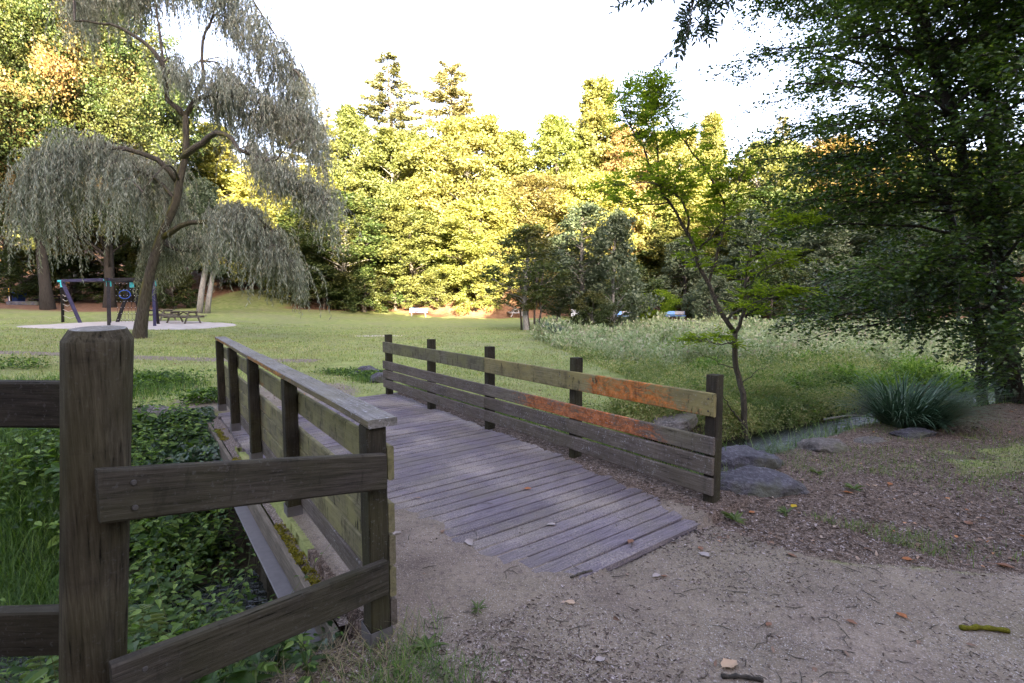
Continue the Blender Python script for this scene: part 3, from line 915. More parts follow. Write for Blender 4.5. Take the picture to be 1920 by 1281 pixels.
def build_left_railing():
    A = Vector((-.663, 2.325, 0)); B = Vector((-4.48, 7.59, 0))
    d = (B - A).normalized(); nn = Vector((d.y, -d.x, 0))     # towards the deck
    rr = thing('bridge_railing', 'bridge railing with a flat lichen-covered handrail on top, beside the overgrown ditch', 'railing', (A.x, A.y, 0))
    ang = math.atan2(nn.y, nn.x)
    fr = [0, .272, .53, .77, 1.0]
    for k, f in enumerate(fr):
        P = A.lerp(B, f)
        zb = -.08 if k == 0 else -.045
        vpost('post', P.x, P.y, zb + .0, 1.071, .095, .115, M['postwood'], rr, ang)
        # grey sheet-metal shoe round the foot
        sh = MB()
        rot = Matrix.Rotation(ang, 3, 'Z')
        for sx, sy, ox, oy in ((.004, .126, -.0535, 0), (.004, .126, .0535, 0), (.103, .004, 0, -.064), (.103, .004, 0, .064)):
            off = rot @ Vector((ox, oy, 0))
            sh.box((sx, sy, .155), (P.x - A.x + off.x, P.y - A.y + off.y, zb + (.085 if k == 0 else .06)), rot)
        link('post_shoe', sh.mesh('post_shoe', M['steel']), rr)
    o = nn * .066
    def bd(f0, f1, zc, h, mat, sd_):
        p = A.lerp(B, f0) + o - d * (.055 if f0 == 0 else -.003); q = A.lerp(B, f1) + o + d * (.06 if f1 == 1 else -.003)
        b = board('rail_board', (p.x, p.y, zc), (q.x, q.y, zc), h, .032, mat, rr, seed=sd_)
        return b
    bd(0, .53, .885, .165, M['algaeboard'], 1); bd(.53, 1, .885, .165, M['algaeboard'], 2)
    for i, zc in enumerate((.617, .457, .297)):
        bd(0, .53, zc, .145, M['algaeboard'], 3 + i); bd(.53, 1, zc, .145, M['algaeboard'], 8 + i)
    bd(0, 1, .14, .13, M['lowboard'], 12)
    # handrail in two lengths
    oc = nn * .0225
    for f0, f1, sd_ in ((0, .53, 1), (.53, 1, 2)):
        p = A.lerp(B, f0) + oc - d * (.075 if f0 == 0 else -.003); q = A.lerp(B, f1) + oc + d * (.08 if f1 == 1 else -.002)
        hb = board('handrail', (p.x, p.y, 1.093), (q.x, q.y, 1.108 if f1 == 1 else 1.098), .04, .142, M['capwood'], rr, seed=sd_, bev=.005)
        hb.data.materials.append(M['capedge'])
        # vertical faces of the cap carry the orange lichen
        for pl in hb.data.polygons:
            if abs(pl.normal.y) > .8: pl.material_index = 1
    return rr
LR = build_left_railing()

def build_right_railing():
    A = Vector((1.637, 3.977, 0)); B = Vector((-2.218, 8.91, 0))
    d = (B - A).normalized(); nn = Vector((-d.y, d.x, 0))     # towards the deck (left)
    rr = thing('bridge_railing', 'bridge railing of open boards with orange lichen and bare post tops, on the lawn side', 'railing', (A.x, A.y, 0))
    ang = math.atan2(nn.y, nn.x)
    for k, f in enumerate((0, .25, .5, .75, 1.0)):
        P = A.lerp(B, f)
        vpost('post', P.x, P.y, -.12, (1.07, 1.075, 1.08, 1.085, 1.08)[k], .11, .095, M['postwood'], rr, ang, lean=(.006 * (k % 2), 0))
    o = nn * .073
    Z = [(.835, .19), (.505, .145), (.34, .145), (.17, .14)]
    sets = {0: (M['topboard_near'], M['topboard_far']), 1: (M['midboard'], M['lowboard']), 2: (M['lowboard'], M['lowboard']), 3: (M['lowboard'], M['lowboard'])}
    for i, (zc, h) in enumerate(Z):
        for h_i, (f0, f1) in enumerate(((0, .5), (.5, 1))):
            p = A.lerp(B, f0) + o - d * (.05 if f0 == 0 else -.003); q = A.lerp(B, f1) + o + d * (.06 if f1 == 1 else -.003)
            dz0 = 0.0 if f0 == 0 else .012
            bo = board('rail_board', (p.x, p.y, zc + dz0), (q.x, q.y, zc + dz0 + (.012 if i == 0 else .02)), h, .034, sets[i][h_i], rr, seed=i * 7 + h_i)
            if i == 0:
                for f in ((0, .25) if h_i == 0 else (.5, .75, 1)):
                    P = A.lerp(B, f) + nn * (.073 + .017)
                    for dz in (-.05, .05):
                        add_screw(bo, (P.x, P.y, zc + dz0 + dz), nn, .007)
    return rr
build_right_railing()

# ------------------------------------------------------------------ round post fence beside the camera
def build_fence():
    c = Vector((-1.335, 1.6, 0))
    gb = gz(c.x - .1, c.y)
    fe = thing('post_and_rail_fence', 'post and rail fence with a thick round log post, joined to the bridge railing', 'fence', (c.x, c.y, 0))
    K, Nn = 60, 64
    zs = np.concatenate([np.linspace(gb - .25, 1.532, K), [1.5335, 1.566, 1.5675]])
    th = np.linspace(0, 2 * np.pi, Nn, endpoint=False)
    r0 = np.interp(zs, [gb - .3, 0, 1.2, 1.53], [.089, .088, .090, .0925])
    r0[-3:] = [.0915, .074, .072]
    V = []
    for z, rr_ in zip(zs, r0):
        lean = -.09 * (1.5 - z) / 1.16
        a = .0018 * np.sin(3 * th + 1) + .0014 * np.sin(7 * th + z * .5) + .001 * vnoise(th * 5, np.full_like(th, z * 2), 1, 3)
        # drying cracks run down the log
        for cth, wdt, dp, za, zb2 in ((-.35, .035, .012, .1, 1.5), (-2.1, .03, .007, .6, 1.3), (-1.3, .02, .006, -.2, .7), (.5, .03, .01, .9, 1.54)):
            wob = cth + .03 * math.sin(z * 5) + .012 * math.sin(z * 17)
            dd = (th - (wob % (2 * np.pi)) + np.pi) % (2 * np.pi) - np.pi
            f = max(0, min(1, (z - za) * 6)) * max(0, min(1, (zb2 - z) * 6))
            a -= dp * f * np.exp(-(dd / wdt) ** 2)
        rad = rr_ + a
        V.append(np.stack([rad * np.cos(th) + lean, rad * np.sin(th), np.full(Nn, z) + (.006 * np.cos(th - 2) if z > 1.5 else 0)], -1))
    V = np.array(V)
    # local X must run along the grain for the timber material: swap axes and rotate the object
    L = np.stack([V[..., 2], V[..., 1], -V[..., 0]], -1)
    Kt = len(zs)
    i = np.arange(Kt - 1)[:, None] * Nn; j = np.arange(Nn)[None]; jn = (j + 1) % Nn
    q = np.stack([i + j, i + jn, i + Nn + jn, i + Nn + j], -1).reshape(-1, 4)
    mb = MB().add(L.reshape(-1, 3), q)
    mb.f.append((np.array([list(range((Kt - 1) * Nn, Kt * Nn))]), 1))
    me = mb.mesh('log_post', [M['logwood'], M['capwood']], True)
    for pl in me.polygons:
        if pl.index >= (Kt - 4) * Nn: pl.use_smooth = False
    o = link('log_post', me, fe)
    o.rotation_euler = (0, -math.pi / 2, 0)
    def bd(p, q, h=.166, th_=.045, seed=0, mat='fencewood'):
        return board('rail', p, q, h, th_, M[mat], fe, bev=.007, wav=.0022, seed=seed, plumb=True)
    n1 = Vector((.84, -.54, 0))
    a = bd((-1.275, 1.492, 1.055), (-.595, 2.262, .867), seed=1)
    b = bd((-1.275, 1.492, .427), (-.595, 2.262, .36), seed=2)
    for bo, z in ((a, 1.045), (b, .42)):
        X = Vector((.68, .77, 0)).normalized(); nr = Vector((X.y, -X.x, 0))
        pp = Vector((-1.275, 1.492, 0)) + X * .085 + nr * .0235
        for dz in (.036, -.046):
            add_screw(bo, (pp.x, pp.y, z + dz), nr, .0085)
    bd((-3.6, 1.80, 1.30), (-1.42, 1.76, 1.287), seed=3, th_=.05, mat='shadedrail')
    bd((-3.6, 1.58, .50), (-1.46, 1.745, .452), seed=4, th_=.06, mat='shadedrail')
    # next log post of the fence, just out of the picture on the left
    mb = MB().tube([(-2.2, .12, -1.2), (-2.2, .12, 0.6), (-2.2, .12, 1.6), (-2.2, .12, 1.63)], [.11, .11, .112, .09], 24)
    me2 = mb.mesh('log_post', M['logwood'], True)
    link('log_post', me2, fe)
build_fence()

# ------------------------------------------------------------------ rocks
def rock(name, loc, size, label, mat, seed, rz=0, flat=.0, rot=(0, 0)):
    bm = bmesh.new()
    bmesh.ops.create_icosphere(bm, subdivisions=5, radius=1)
    sd_ = Vector((seed * 3.7, seed * 1.3, seed * 2.1))
    rs = R(seed)
    planes = [(Vector(rs.normal(size=3)).normalized(), rs.uniform(.62, .85)) for _ in range(9)]
    for v in bm.verts:
        p = v.co.copy()
        for nn, dd in planes:
            k = p.dot(nn)
            if k > dd: p -= nn * (k - dd) * .88
        if flat and p.z > flat: p.z = flat + (p.z - flat) * .2
        n = mnoise.fractal(p * 1.6 + sd_, .9, 2.1, 5) * .13 + mnoise.ridged_multi_fractal(p * 3.2 + sd_, .9, 2, 4, 1, 2) * .035 + mnoise.fractal(p * 9 + sd_, .8, 2, 4) * .03
        p *= 1 + n
        v.co = Vector((p.x * size[0], p.y * size[1], p.z * size[2]))
    me = bpy.data.meshes.new(name)
    bm.to_mesh(me); bm.free()
    me.polygons.foreach_set('use_smooth', np.ones(len(me.polygons), dtype=bool))
    me.materials.append(M[mat])
    o = link(name, me, None, loc, (rot[0], rot[1], rz))
    return tag(o, label, 'rock')
p = on(1432, 905, .1)
rock('boulder', (2.12, 4.35, -.03), (.52, .30, .20), 'big blue-grey boulder against the end post of the lichened railing', 'bluerock', 3, -.25, rot=(0, .1))
rock('boulder', (2.38, 5.0, -.08), (.42, .30, .26), 'boulder half hidden under bent sedge, behind the big blue-grey boulder', 'bluerock', 5, .1)
rock('rock', (3.55, 5.55, -.03), (.30, .2, .14), 'low brown-grey rock on the stream bank, right of the boulders', 'brownrock', 7, .1)
rock('rock', (4.3, 5.85, -.06), (.30, .16, .10), 'small sunken rock between the low brown rock and the flat rock', 'brownrock', 17, .4)
rock('rock', (5.0, 6.1, .0), (.30, .15, .10), 'flat blue-grey rock at the foot of the blue-green sedge tussock', 'bluerock', 11, -.2)
rock('bank_stone', (-5.15, 7.2, -.10), (.42, .30, .34), 'pale flat-topped block of stone on the far side of the ditch', 'brownrock', 13, .2, flat=.6)
rock('bank_stone', (-4.95, 8.35, -.10), (.62, .36, .16), 'pale slab of stone by the far end of the handrail', 'brownrock', 14, .5, flat=.5)
rock('rock', (-3.30, 11.4, .02), (.34, .22, .17), 'pale rock in the lawn beyond the far end of the bridge', 'bluerock', 15, .2)
rock('rock', (-2.75, 10.3, .02), (.20, .2, .17), 'small rock in weeds touching the far post of the open board railing', 'bluerock', 16, 0)
rock('bank_stone', (2.45, 7.55, -.2), (.72, .3, .17), 'dark stone slab over the stream at the lawn edge, behind the lichened railing', 'brownrock', 18, .85, flat=.5)

# ------------------------------------------------------------------ trees: shared crown and trunk meshes
def lobed_crown(seed, H, Rw, base, lobes, per, leaf, prof='round', flat=.75):
    r = R(seed)
    cm, tm = MB(), MB()
    lean = r.normal(size=2) * .03
    def axis(z):
        return np.array([lean[0] * z + .15 * math.sin(z * .4 + seed), lean[1] * z + .15 * math.cos(z * .5 + seed), z])
    zt = H * .9
    zz = np.linspace(-.6, zt, 14)
    tr = np.interp(zz, [-.6, .3, H * .3, zt], [Rw * .085, Rw * .058, Rw * .04, .03])
    tm.tube([axis(z) for z in zz], tr, 9)
    for k in range(lobes):
        u = base + (1 - base) * ((k + r.uniform(0, 1)) / lobes) ** .85
        if prof == 'round': env = math.sqrt(max(.02, 1 - ((u - (base + .42 * (1 - base))) / (.60 * (1 - base))) ** 2)) if u > base else .1
        elif prof == 'tall': env = min(1, (1 - u) * 2.6 + .12) * min(1, .45 + (u - base) * 2)
        else: env = min(1, (1 - u) * 1.5 + .1) * min(1, .6 + (u - base) * 2)
        az = k * 2.4 + r.uniform(-.5, .5)
        rad = Rw * env * r.uniform(.35, .92)
        lr = Rw * r.uniform(.17, .31) * (.7 + .3 * env)
        c = axis(u * H) + np.array([rad * math.cos(az), rad * math.sin(az), 0])
        c[2] = min(c[2], H - lr * .5)
        z0 = max(H * .12, c[2] - rad * r.uniform(.5, .9))
        a = axis(z0)
        mid = (a + c) / 2 + np.array([0, 0, .08 * rad]) + r.normal(size=3) * .15
        tm.tube([a, a * .7 + mid * .3 + [0, 0, .1], mid, c], [tr[3] * .38, tr[3] * .28, tr[3] * .18, .015], 5, cap=False)
        n = int(per * r.uniform(.7, 1.3))
        # each lobe is a cluster of smaller sprays, thinner towards its edge
        sub = rand_dir(r, 14) * lr * r.uniform(.5, 1.05, (14, 1)) * [1, 1, flat]
        sub[:, 2] += .1 * lr
        pick = r.randint(0, 14, n)
        P = c + sub[pick] + r.normal(size=(n, 3)) * lr * .21 * [1, 1, .7]
        out = norm(P - c + [0, 0, .5 * lr])
        D = norm(rand_dir(r, n) * [1, 1, .6] + out * .5)
        Nn = norm(out * .8 + rand_dir(r, n))
        s_ = leaf * r.uniform(.6, 1.25, n)
        leaves(cm, P, D, Nn, s_, s_ * .72, 'quad')
    return cm, tm

def conifer(seed, H, Rw, sparse=1.0, droop=.25):
    r = R(seed)
    cm, tm = MB(), MB()
    zz = np.linspace(-.5, H, 16)
    wob = np.array([[.12 * math.sin(z * .3 + seed), .1 * math.cos(z * .37), 0] for z in zz])
    P0 = np.stack([np.zeros(16), np.zeros(16), zz], -1) + wob
    tm.tube(P0, np.interp(zz, [-.5, H], [Rw * .09, .02]), 8)
    z = H * .18
    while z < H * .985:
        u = z / H
        L0 = Rw * ((1 - u) ** .62) * 1.1 + .35
        for b in range(r.randint(4, 8)):
            if r.uniform() > sparse: continue
            az = r.uniform(0, 6.283)
            L = L0 * r.uniform(.55, 1.15)
            d = np.array([math.cos(az), math.sin(az), 0])
            K = 7
            pts = [np.array([0, 0, z]) + d * L * t_ + np.array([0, 0, L * (.18 * t_ - droop * 2.0 * t_ * t_ + .12 * t_ ** 3)]) for t_ in np.linspace(0, 1, K)]
            tm.tube(pts, np.linspace(.05, .01, K), 4, cap=False)
            pts = np.array(pts)
            n = int(85 * L)
            tt = r.uniform(.18, 1, n) ** .8 * (K - 1)
            i = np.minimum(tt.astype(int), K - 2)
            q = pts[i] + (pts[i + 1] - pts[i]) * (tt - i)[:, None]
            side = np.array([-d[1], d[0], 0])
            w = .30 * L * (1.1 - tt / (K - 1))
            q = q + side * (r.uniform(-1, 1, n) * w)[:, None] + r.normal(size=(n, 3)) * [.05, .05, .10]
            D = norm(d * .9 + side * r.uniform(-1, 1, n)[:, None] + [0, 0, -.25] + r.normal(size=(n, 3)) * .3)
            leaves(cm, q, D, norm(rand_dir(r, n) + [0, -.2, .2]), r.uniform(.2, .45, n), r.uniform(.07, .15, n), 'quad')
        z += H * .022 + .12
    return cm, tm

KINDS_ = {}
def kind(key, fn, w, h, defmat, bark='bark'):
    cm, tm = fn
    KINDS_[key] = (cm.mesh('crown', M[defmat]), tm.mesh('trunk', M[bark], True), w, h)

kind('oakA', lobed_crown(1, 16, 5, .14, 78, 720, .23), 10.0, 16, 'oak', 'palebark')
kind('oakB', lobed_crown(2, 16, 5, .08, 82, 700, .22, 'cone'), 10.0, 16, 'oak')
kind('tallA', lobed_crown(3, 18, 3.8, .12, 76, 640, .22, 'cone'), 7.6, 18, 'limegreen')
kind('oakC', lobed_crown(4, 16, 5, .18, 70, 740, .25), 10.0, 16, 'oak')
kind('highoak', lobed_crown(6, 26, 8, .22, 140, 950, .20), 16.0, 26, 'oak', 'darkbark')
kind('shrubA', lobed_crown(7, 4.5, 2.6, .02, 34, 380, .17), 5.2, 4.5, 'grey')
kind('shrubB', lobed_crown(8, 5.5, 2.2, .04, 36, 360, .15, 'cone'), 4.4, 5.5, 'grey')
kind('airy', lobed_crown(9, 8, 2.3, .22, 46, 200, .15, 'tall'), 4.6, 8, 'grey')
kind('conA', conifer(1, 24, 4.6, .8, .12), 7.5, 24, 'conifer')
kind('conB', conifer(2, 22, 4.0, .95, .1), 6.0, 22, 'conifer')
kind('conC', conifer(3, 24, 3.6, .6, .15), 6.8, 24, 'conifer')

rt = R(77)
def place(u, Y, topv, wpx, kd, mat, label, cat='tree', group=None, name='tree', bark=None, base=None):
    cme, tme, w0, h0 = KINDS_[kd]
    p = atg(u, Y)
    if base is not None: p[2] = base
    top = at(u, topv, Y)[2]
    h = max(1.0, top - p[2])
    sc = (wpx / F * Y) / w0
    t = thing(name, label, cat, (p[0], p[1], p[2] - .05), rt.uniform(0, 6.28), group)
    t.scale = (sc, sc, h / h0)
    for nm, me, mt in (('crown', cme, M[mat]), ('trunk', tme, M[bark] if bark else None)):
        o = link(nm, me, t)
        if mt:
            o.material_slots[0].link = 'OBJECT'
            o.material_slots[0].material = mt
    return t

# the wood behind the lawn: (column, distance, top row, width px, kind, foliage, label)
G1 = 'sunlit trees along the far edge of the lawn'
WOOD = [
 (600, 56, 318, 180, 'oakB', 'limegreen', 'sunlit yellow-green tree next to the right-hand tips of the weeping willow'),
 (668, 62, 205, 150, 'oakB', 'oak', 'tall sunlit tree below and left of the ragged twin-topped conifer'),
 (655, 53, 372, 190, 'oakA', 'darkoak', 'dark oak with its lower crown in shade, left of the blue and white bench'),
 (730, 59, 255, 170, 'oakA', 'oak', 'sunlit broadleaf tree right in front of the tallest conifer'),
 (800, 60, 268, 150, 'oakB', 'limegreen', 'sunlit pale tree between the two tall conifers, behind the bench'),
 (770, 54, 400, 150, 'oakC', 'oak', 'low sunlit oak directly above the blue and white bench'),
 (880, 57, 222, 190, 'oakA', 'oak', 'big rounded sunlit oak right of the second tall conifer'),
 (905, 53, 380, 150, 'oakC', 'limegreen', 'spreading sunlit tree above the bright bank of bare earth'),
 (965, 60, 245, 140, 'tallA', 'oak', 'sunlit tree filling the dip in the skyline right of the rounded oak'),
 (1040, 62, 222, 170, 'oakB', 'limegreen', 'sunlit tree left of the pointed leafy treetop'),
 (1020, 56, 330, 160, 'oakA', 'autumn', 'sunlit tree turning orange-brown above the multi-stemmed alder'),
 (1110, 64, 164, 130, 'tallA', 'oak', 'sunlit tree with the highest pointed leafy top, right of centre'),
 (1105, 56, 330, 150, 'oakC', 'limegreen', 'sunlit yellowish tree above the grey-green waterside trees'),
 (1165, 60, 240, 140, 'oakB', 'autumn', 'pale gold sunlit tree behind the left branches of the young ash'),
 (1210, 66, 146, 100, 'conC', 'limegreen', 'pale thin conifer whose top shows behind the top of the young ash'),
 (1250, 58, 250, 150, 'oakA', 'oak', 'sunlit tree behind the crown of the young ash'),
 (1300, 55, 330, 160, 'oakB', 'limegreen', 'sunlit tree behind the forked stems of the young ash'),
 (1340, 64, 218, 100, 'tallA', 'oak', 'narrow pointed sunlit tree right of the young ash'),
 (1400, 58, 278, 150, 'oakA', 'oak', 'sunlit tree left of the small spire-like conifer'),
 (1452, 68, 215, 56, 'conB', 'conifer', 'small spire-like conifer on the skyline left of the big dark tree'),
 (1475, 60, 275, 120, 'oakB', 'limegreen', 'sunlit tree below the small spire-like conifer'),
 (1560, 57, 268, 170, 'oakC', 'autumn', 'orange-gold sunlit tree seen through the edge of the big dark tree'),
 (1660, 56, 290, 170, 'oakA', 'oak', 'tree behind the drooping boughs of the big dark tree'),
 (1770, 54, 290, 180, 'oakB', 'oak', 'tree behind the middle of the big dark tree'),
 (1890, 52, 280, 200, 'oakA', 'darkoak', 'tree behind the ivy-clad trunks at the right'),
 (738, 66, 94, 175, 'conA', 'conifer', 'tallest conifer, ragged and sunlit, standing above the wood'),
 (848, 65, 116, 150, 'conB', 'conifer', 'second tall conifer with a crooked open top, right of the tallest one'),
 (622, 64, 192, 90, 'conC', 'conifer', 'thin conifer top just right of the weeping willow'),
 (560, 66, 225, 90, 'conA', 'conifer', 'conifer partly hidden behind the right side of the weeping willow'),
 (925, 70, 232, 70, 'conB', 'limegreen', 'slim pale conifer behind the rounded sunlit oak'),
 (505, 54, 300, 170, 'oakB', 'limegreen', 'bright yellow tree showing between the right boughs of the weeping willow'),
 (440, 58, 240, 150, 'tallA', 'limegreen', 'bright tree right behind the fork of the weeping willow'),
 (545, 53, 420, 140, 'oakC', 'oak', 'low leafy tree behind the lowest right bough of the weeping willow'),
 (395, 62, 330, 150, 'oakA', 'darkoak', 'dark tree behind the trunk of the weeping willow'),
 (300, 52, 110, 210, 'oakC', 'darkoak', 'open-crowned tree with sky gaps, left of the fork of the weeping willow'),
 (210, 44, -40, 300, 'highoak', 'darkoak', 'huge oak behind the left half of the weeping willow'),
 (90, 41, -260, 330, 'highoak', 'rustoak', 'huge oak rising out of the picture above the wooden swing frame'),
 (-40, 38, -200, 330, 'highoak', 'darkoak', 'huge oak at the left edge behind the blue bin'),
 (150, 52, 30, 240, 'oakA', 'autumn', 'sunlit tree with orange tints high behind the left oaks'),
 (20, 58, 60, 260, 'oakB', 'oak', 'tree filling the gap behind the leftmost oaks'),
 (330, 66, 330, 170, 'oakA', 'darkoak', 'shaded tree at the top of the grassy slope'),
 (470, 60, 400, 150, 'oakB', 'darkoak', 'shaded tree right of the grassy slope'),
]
for (u, Y, tv, w, kd, mt, lb) in WOOD:
    if not kd.startswith('con') and u > 380: w *= 1.28
    place(u, Y, tv, w, kd, mt, lb, name='conifer' if kd.startswith('con') else 'broadleaf_tree', cat='tree', group=None)

# the darker ranks further up the slope, which close the gaps
ORD = ['leftmost', 'second from the left', 'third from the left', 'fourth from the left', 'fifth from the left', 'sixth from the left', 'seventh from the left',
       'eighth from the left', 'ninth from the left', 'tenth from the left', 'eleventh from the left', 'twelfth from the left', 'thirteenth from the left', 'fourteenth from the left',
       'fifteenth from the left', 'sixteenth from the left', 'seventeenth from the left', 'eighteenth from the left', 'nineteenth from the left', 'rightmost']
skyl = lambda u: np.interp(u, [-100, 250, 330, 420, 560, 700, 900, 1000, 1200, 1300, 1500, 1900], [100, 200, 330, 300, 300, 290, 280, 290, 275, 300, 330, 330])
us = np.linspace(-80, 1990, 19)
for k, u in enumerate(us):
    u = u + rt.uniform(-25, 25)
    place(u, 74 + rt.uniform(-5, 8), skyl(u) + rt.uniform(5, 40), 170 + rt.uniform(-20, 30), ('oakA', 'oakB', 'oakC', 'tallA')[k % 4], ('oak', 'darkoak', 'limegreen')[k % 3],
          f'tree far back in the wood, {ORD[k] if k < 18 else ORD[19]} of the rear rank', name='broadleaf_tree', group='rear rank of trees in the wood')

# shrubs at the foot of the wood
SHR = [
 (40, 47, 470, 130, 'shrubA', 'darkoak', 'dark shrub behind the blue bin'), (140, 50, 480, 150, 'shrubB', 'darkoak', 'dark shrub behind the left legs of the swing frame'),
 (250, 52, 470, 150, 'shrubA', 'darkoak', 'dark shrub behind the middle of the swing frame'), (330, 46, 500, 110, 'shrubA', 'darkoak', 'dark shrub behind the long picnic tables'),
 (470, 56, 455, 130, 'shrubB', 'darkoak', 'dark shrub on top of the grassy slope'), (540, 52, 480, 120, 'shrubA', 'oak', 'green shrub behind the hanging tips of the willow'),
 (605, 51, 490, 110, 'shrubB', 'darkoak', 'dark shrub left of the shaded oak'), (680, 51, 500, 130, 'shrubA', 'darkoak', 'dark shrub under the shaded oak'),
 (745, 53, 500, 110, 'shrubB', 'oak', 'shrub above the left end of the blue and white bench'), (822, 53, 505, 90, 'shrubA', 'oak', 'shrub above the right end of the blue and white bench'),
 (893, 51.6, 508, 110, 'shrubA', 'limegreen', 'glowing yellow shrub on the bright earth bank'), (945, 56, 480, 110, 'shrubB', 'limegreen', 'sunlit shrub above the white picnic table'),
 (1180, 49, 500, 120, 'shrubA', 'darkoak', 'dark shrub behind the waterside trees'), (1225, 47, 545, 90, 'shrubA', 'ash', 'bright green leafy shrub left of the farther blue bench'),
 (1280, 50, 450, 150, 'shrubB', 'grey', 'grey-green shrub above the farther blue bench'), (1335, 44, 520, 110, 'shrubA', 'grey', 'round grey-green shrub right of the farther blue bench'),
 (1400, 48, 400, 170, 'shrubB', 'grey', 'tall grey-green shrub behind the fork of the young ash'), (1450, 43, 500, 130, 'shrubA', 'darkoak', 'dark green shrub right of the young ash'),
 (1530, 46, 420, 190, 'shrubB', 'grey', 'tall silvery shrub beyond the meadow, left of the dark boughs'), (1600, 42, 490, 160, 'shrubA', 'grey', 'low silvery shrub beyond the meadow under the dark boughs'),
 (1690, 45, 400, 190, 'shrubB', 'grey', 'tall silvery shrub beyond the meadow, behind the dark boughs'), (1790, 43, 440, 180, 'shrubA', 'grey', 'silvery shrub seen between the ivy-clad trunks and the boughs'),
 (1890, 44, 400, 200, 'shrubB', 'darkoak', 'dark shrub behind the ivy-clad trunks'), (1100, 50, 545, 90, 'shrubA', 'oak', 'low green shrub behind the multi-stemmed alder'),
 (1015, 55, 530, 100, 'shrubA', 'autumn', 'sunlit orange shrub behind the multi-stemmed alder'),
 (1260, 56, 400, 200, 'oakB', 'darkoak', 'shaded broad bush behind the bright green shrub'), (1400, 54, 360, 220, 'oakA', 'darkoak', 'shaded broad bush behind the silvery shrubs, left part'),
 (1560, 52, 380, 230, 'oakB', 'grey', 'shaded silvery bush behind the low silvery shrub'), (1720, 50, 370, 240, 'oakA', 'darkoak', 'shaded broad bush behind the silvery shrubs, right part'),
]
for (u, Y, tv, w, kd, mt, lb) in SHR:
    place(u, Y, tv, w, kd, mt, lb, name='shrub', cat='shrub')
NEARW = [
 (990, 30, 425, 190, 'airy', 'darkoak', 'multi-stemmed alder, dark grey-green, at the left edge of the meadow'),
 (1050, 34, 445, 170, 'airy', 'grey', 'slender grey-green tree right of the multi-stemmed alder'),
 (1095, 33, 385, 190, 'airy', 'grey', 'tall airy grey-green tree left of the ivy-wrapped stem'),
 (1150, 32, 400, 150, 'shrubB', 'grey', 'dense grey-green waterside tree with ivy-wrapped stem'),
 (1105, 31, 550, 90, 'shrubA', 'darkoak', 'dark rounded bush at the foot of the waterside trees'),
]
NW = []
for (u, Y, tv, w, kd, mt, lb) in NEARW:
    NW.append(place(u, Y, tv, w, kd, mt, lb, name='waterside_tree', cat='tree', bark='palebark'))
p = atg(985, 30)
bpy.context.view_layer.update()
for k, (a, b) in enumerate(((.3, .9), (-.2, .4), (.55, 1.2), (.05, -.5), (.75, .6))):
    mb = MB().tube([(a, 0, -.3), (a + .1 * (k - 2), .1, 1.2), (a + (b - a) * .6, .2, 2.6), (b, .2, 4.2)], [.07, .055, .045, .02], 7)
    o = link('stem', mb.mesh('stem', M['bark'], True), NW[0])
    o.matrix_basis = NW[0].matrix_world.inverted() @ Matrix.Translation(Vector(p))

# twin pale trunks on the lawn behind the picnic tables
p = atg(380, 41)
tw = thing('twin_stemmed_tree', 'grey tree with twin pale leaning trunks, behind the long picnic tables', 'tree', tuple(p))
mb = MB()
mb.tube([(-.25, 0, -.3), (.0, 0, 1.5), (.5, 0, 4), (.9, 0, 7)], [.26, .22, .17, .08], 9)
link('trunk', mb.mesh('trunk', M['palebark'], True), tw)
mb = MB()
mb.tube([(.25, .2, -.3), (.55, .2, 1.5), (1.1, .2, 4), (1.7, .3, 7)], [.24, .2, .15, .08], 9)
link('trunk', mb.mesh('trunk', M['palebark'], True), tw)
o = link('crown', KINDS_['shrubB'][0], tw, (.6, 0, 3.2)); o.scale = (1.25, 1.1, 1.35)
o.material_slots[0].link = 'OBJECT'; o.material_slots[0].material = M['grey']

# ------------------------------------------------------------------ woodland on the rise behind the camera (it keeps the foreground in shade)
def back_wood():
    r = R(41)
    mb = MB()
    xs = np.arange(-85, 85, 2.6)
    for x in xs:
        for yy in (-36, -41, -47):
            X = x + r.uniform(-1.2, 1.2); Y = yy + r.uniform(-1.5, 1.5)
            top = np.interp(X, [-90, -30, -3, 3, 8, 24, 31, 45, 90], [36.5, 36.5, 36, 34.5, 26.8, 26.8, 34, 38, 38]) + (r.uniform(-5, 2.5) if X < 2 else r.uniform(-1.6, .6))
            g = gz(X, Y)
            n = 700
            P = np.stack([X + r.normal(size=n) * 2.0, Y + r.normal(size=n) * 2.0, g + (top - g) * r.uniform(0, 1, n) ** .8], -1)
            leaves(mb, P, rand_dir(r, n), rand_dir(r, n), 1.3, 1.0, 'quad')
    tag(link('woodland', mb.mesh('woodland', M['darkoak'])), 'wood on the rise behind the viewer', 'wood', kind='stuff')
back_wood()

# ------------------------------------------------------------------ weeping willow
def W3(u, v, Y):
    return at(u, v, Y)

def spline(pts, n):
    P = np.array(pts, float); K = len(P)
    d = np.concatenate([[0], np.cumsum(np.linalg.norm(np.diff(P, axis=0), axis=1))])
    m = np.zeros_like(P)
    m[1:-1] = (P[2:] - P[:-2]) / (d[2:] - d[:-2])[:, None]
    m[0] = (P[1] - P[0]) / (d[1] - d[0]); m[-1] = (P[-1] - P[-2]) / (d[-1] - d[-2])
    q = np.linspace(0, d[-1], n); out = []
    for s_ in q:
        i = min(max(np.searchsorted(d, s_, 'right') - 1, 0), K - 2)
        h = d[i + 1] - d[i]; t_ = (s_ - d[i]) / h
        out.append((2 * t_**3 - 3 * t_**2 + 1) * P[i] + (t_**3 - 2 * t_**2 + t_) * h * m[i] + (-2 * t_**3 + 3 * t_**2) * P[i + 1] + (t_**3 - t_**2) * h * m[i + 1])
    return np.array(out)

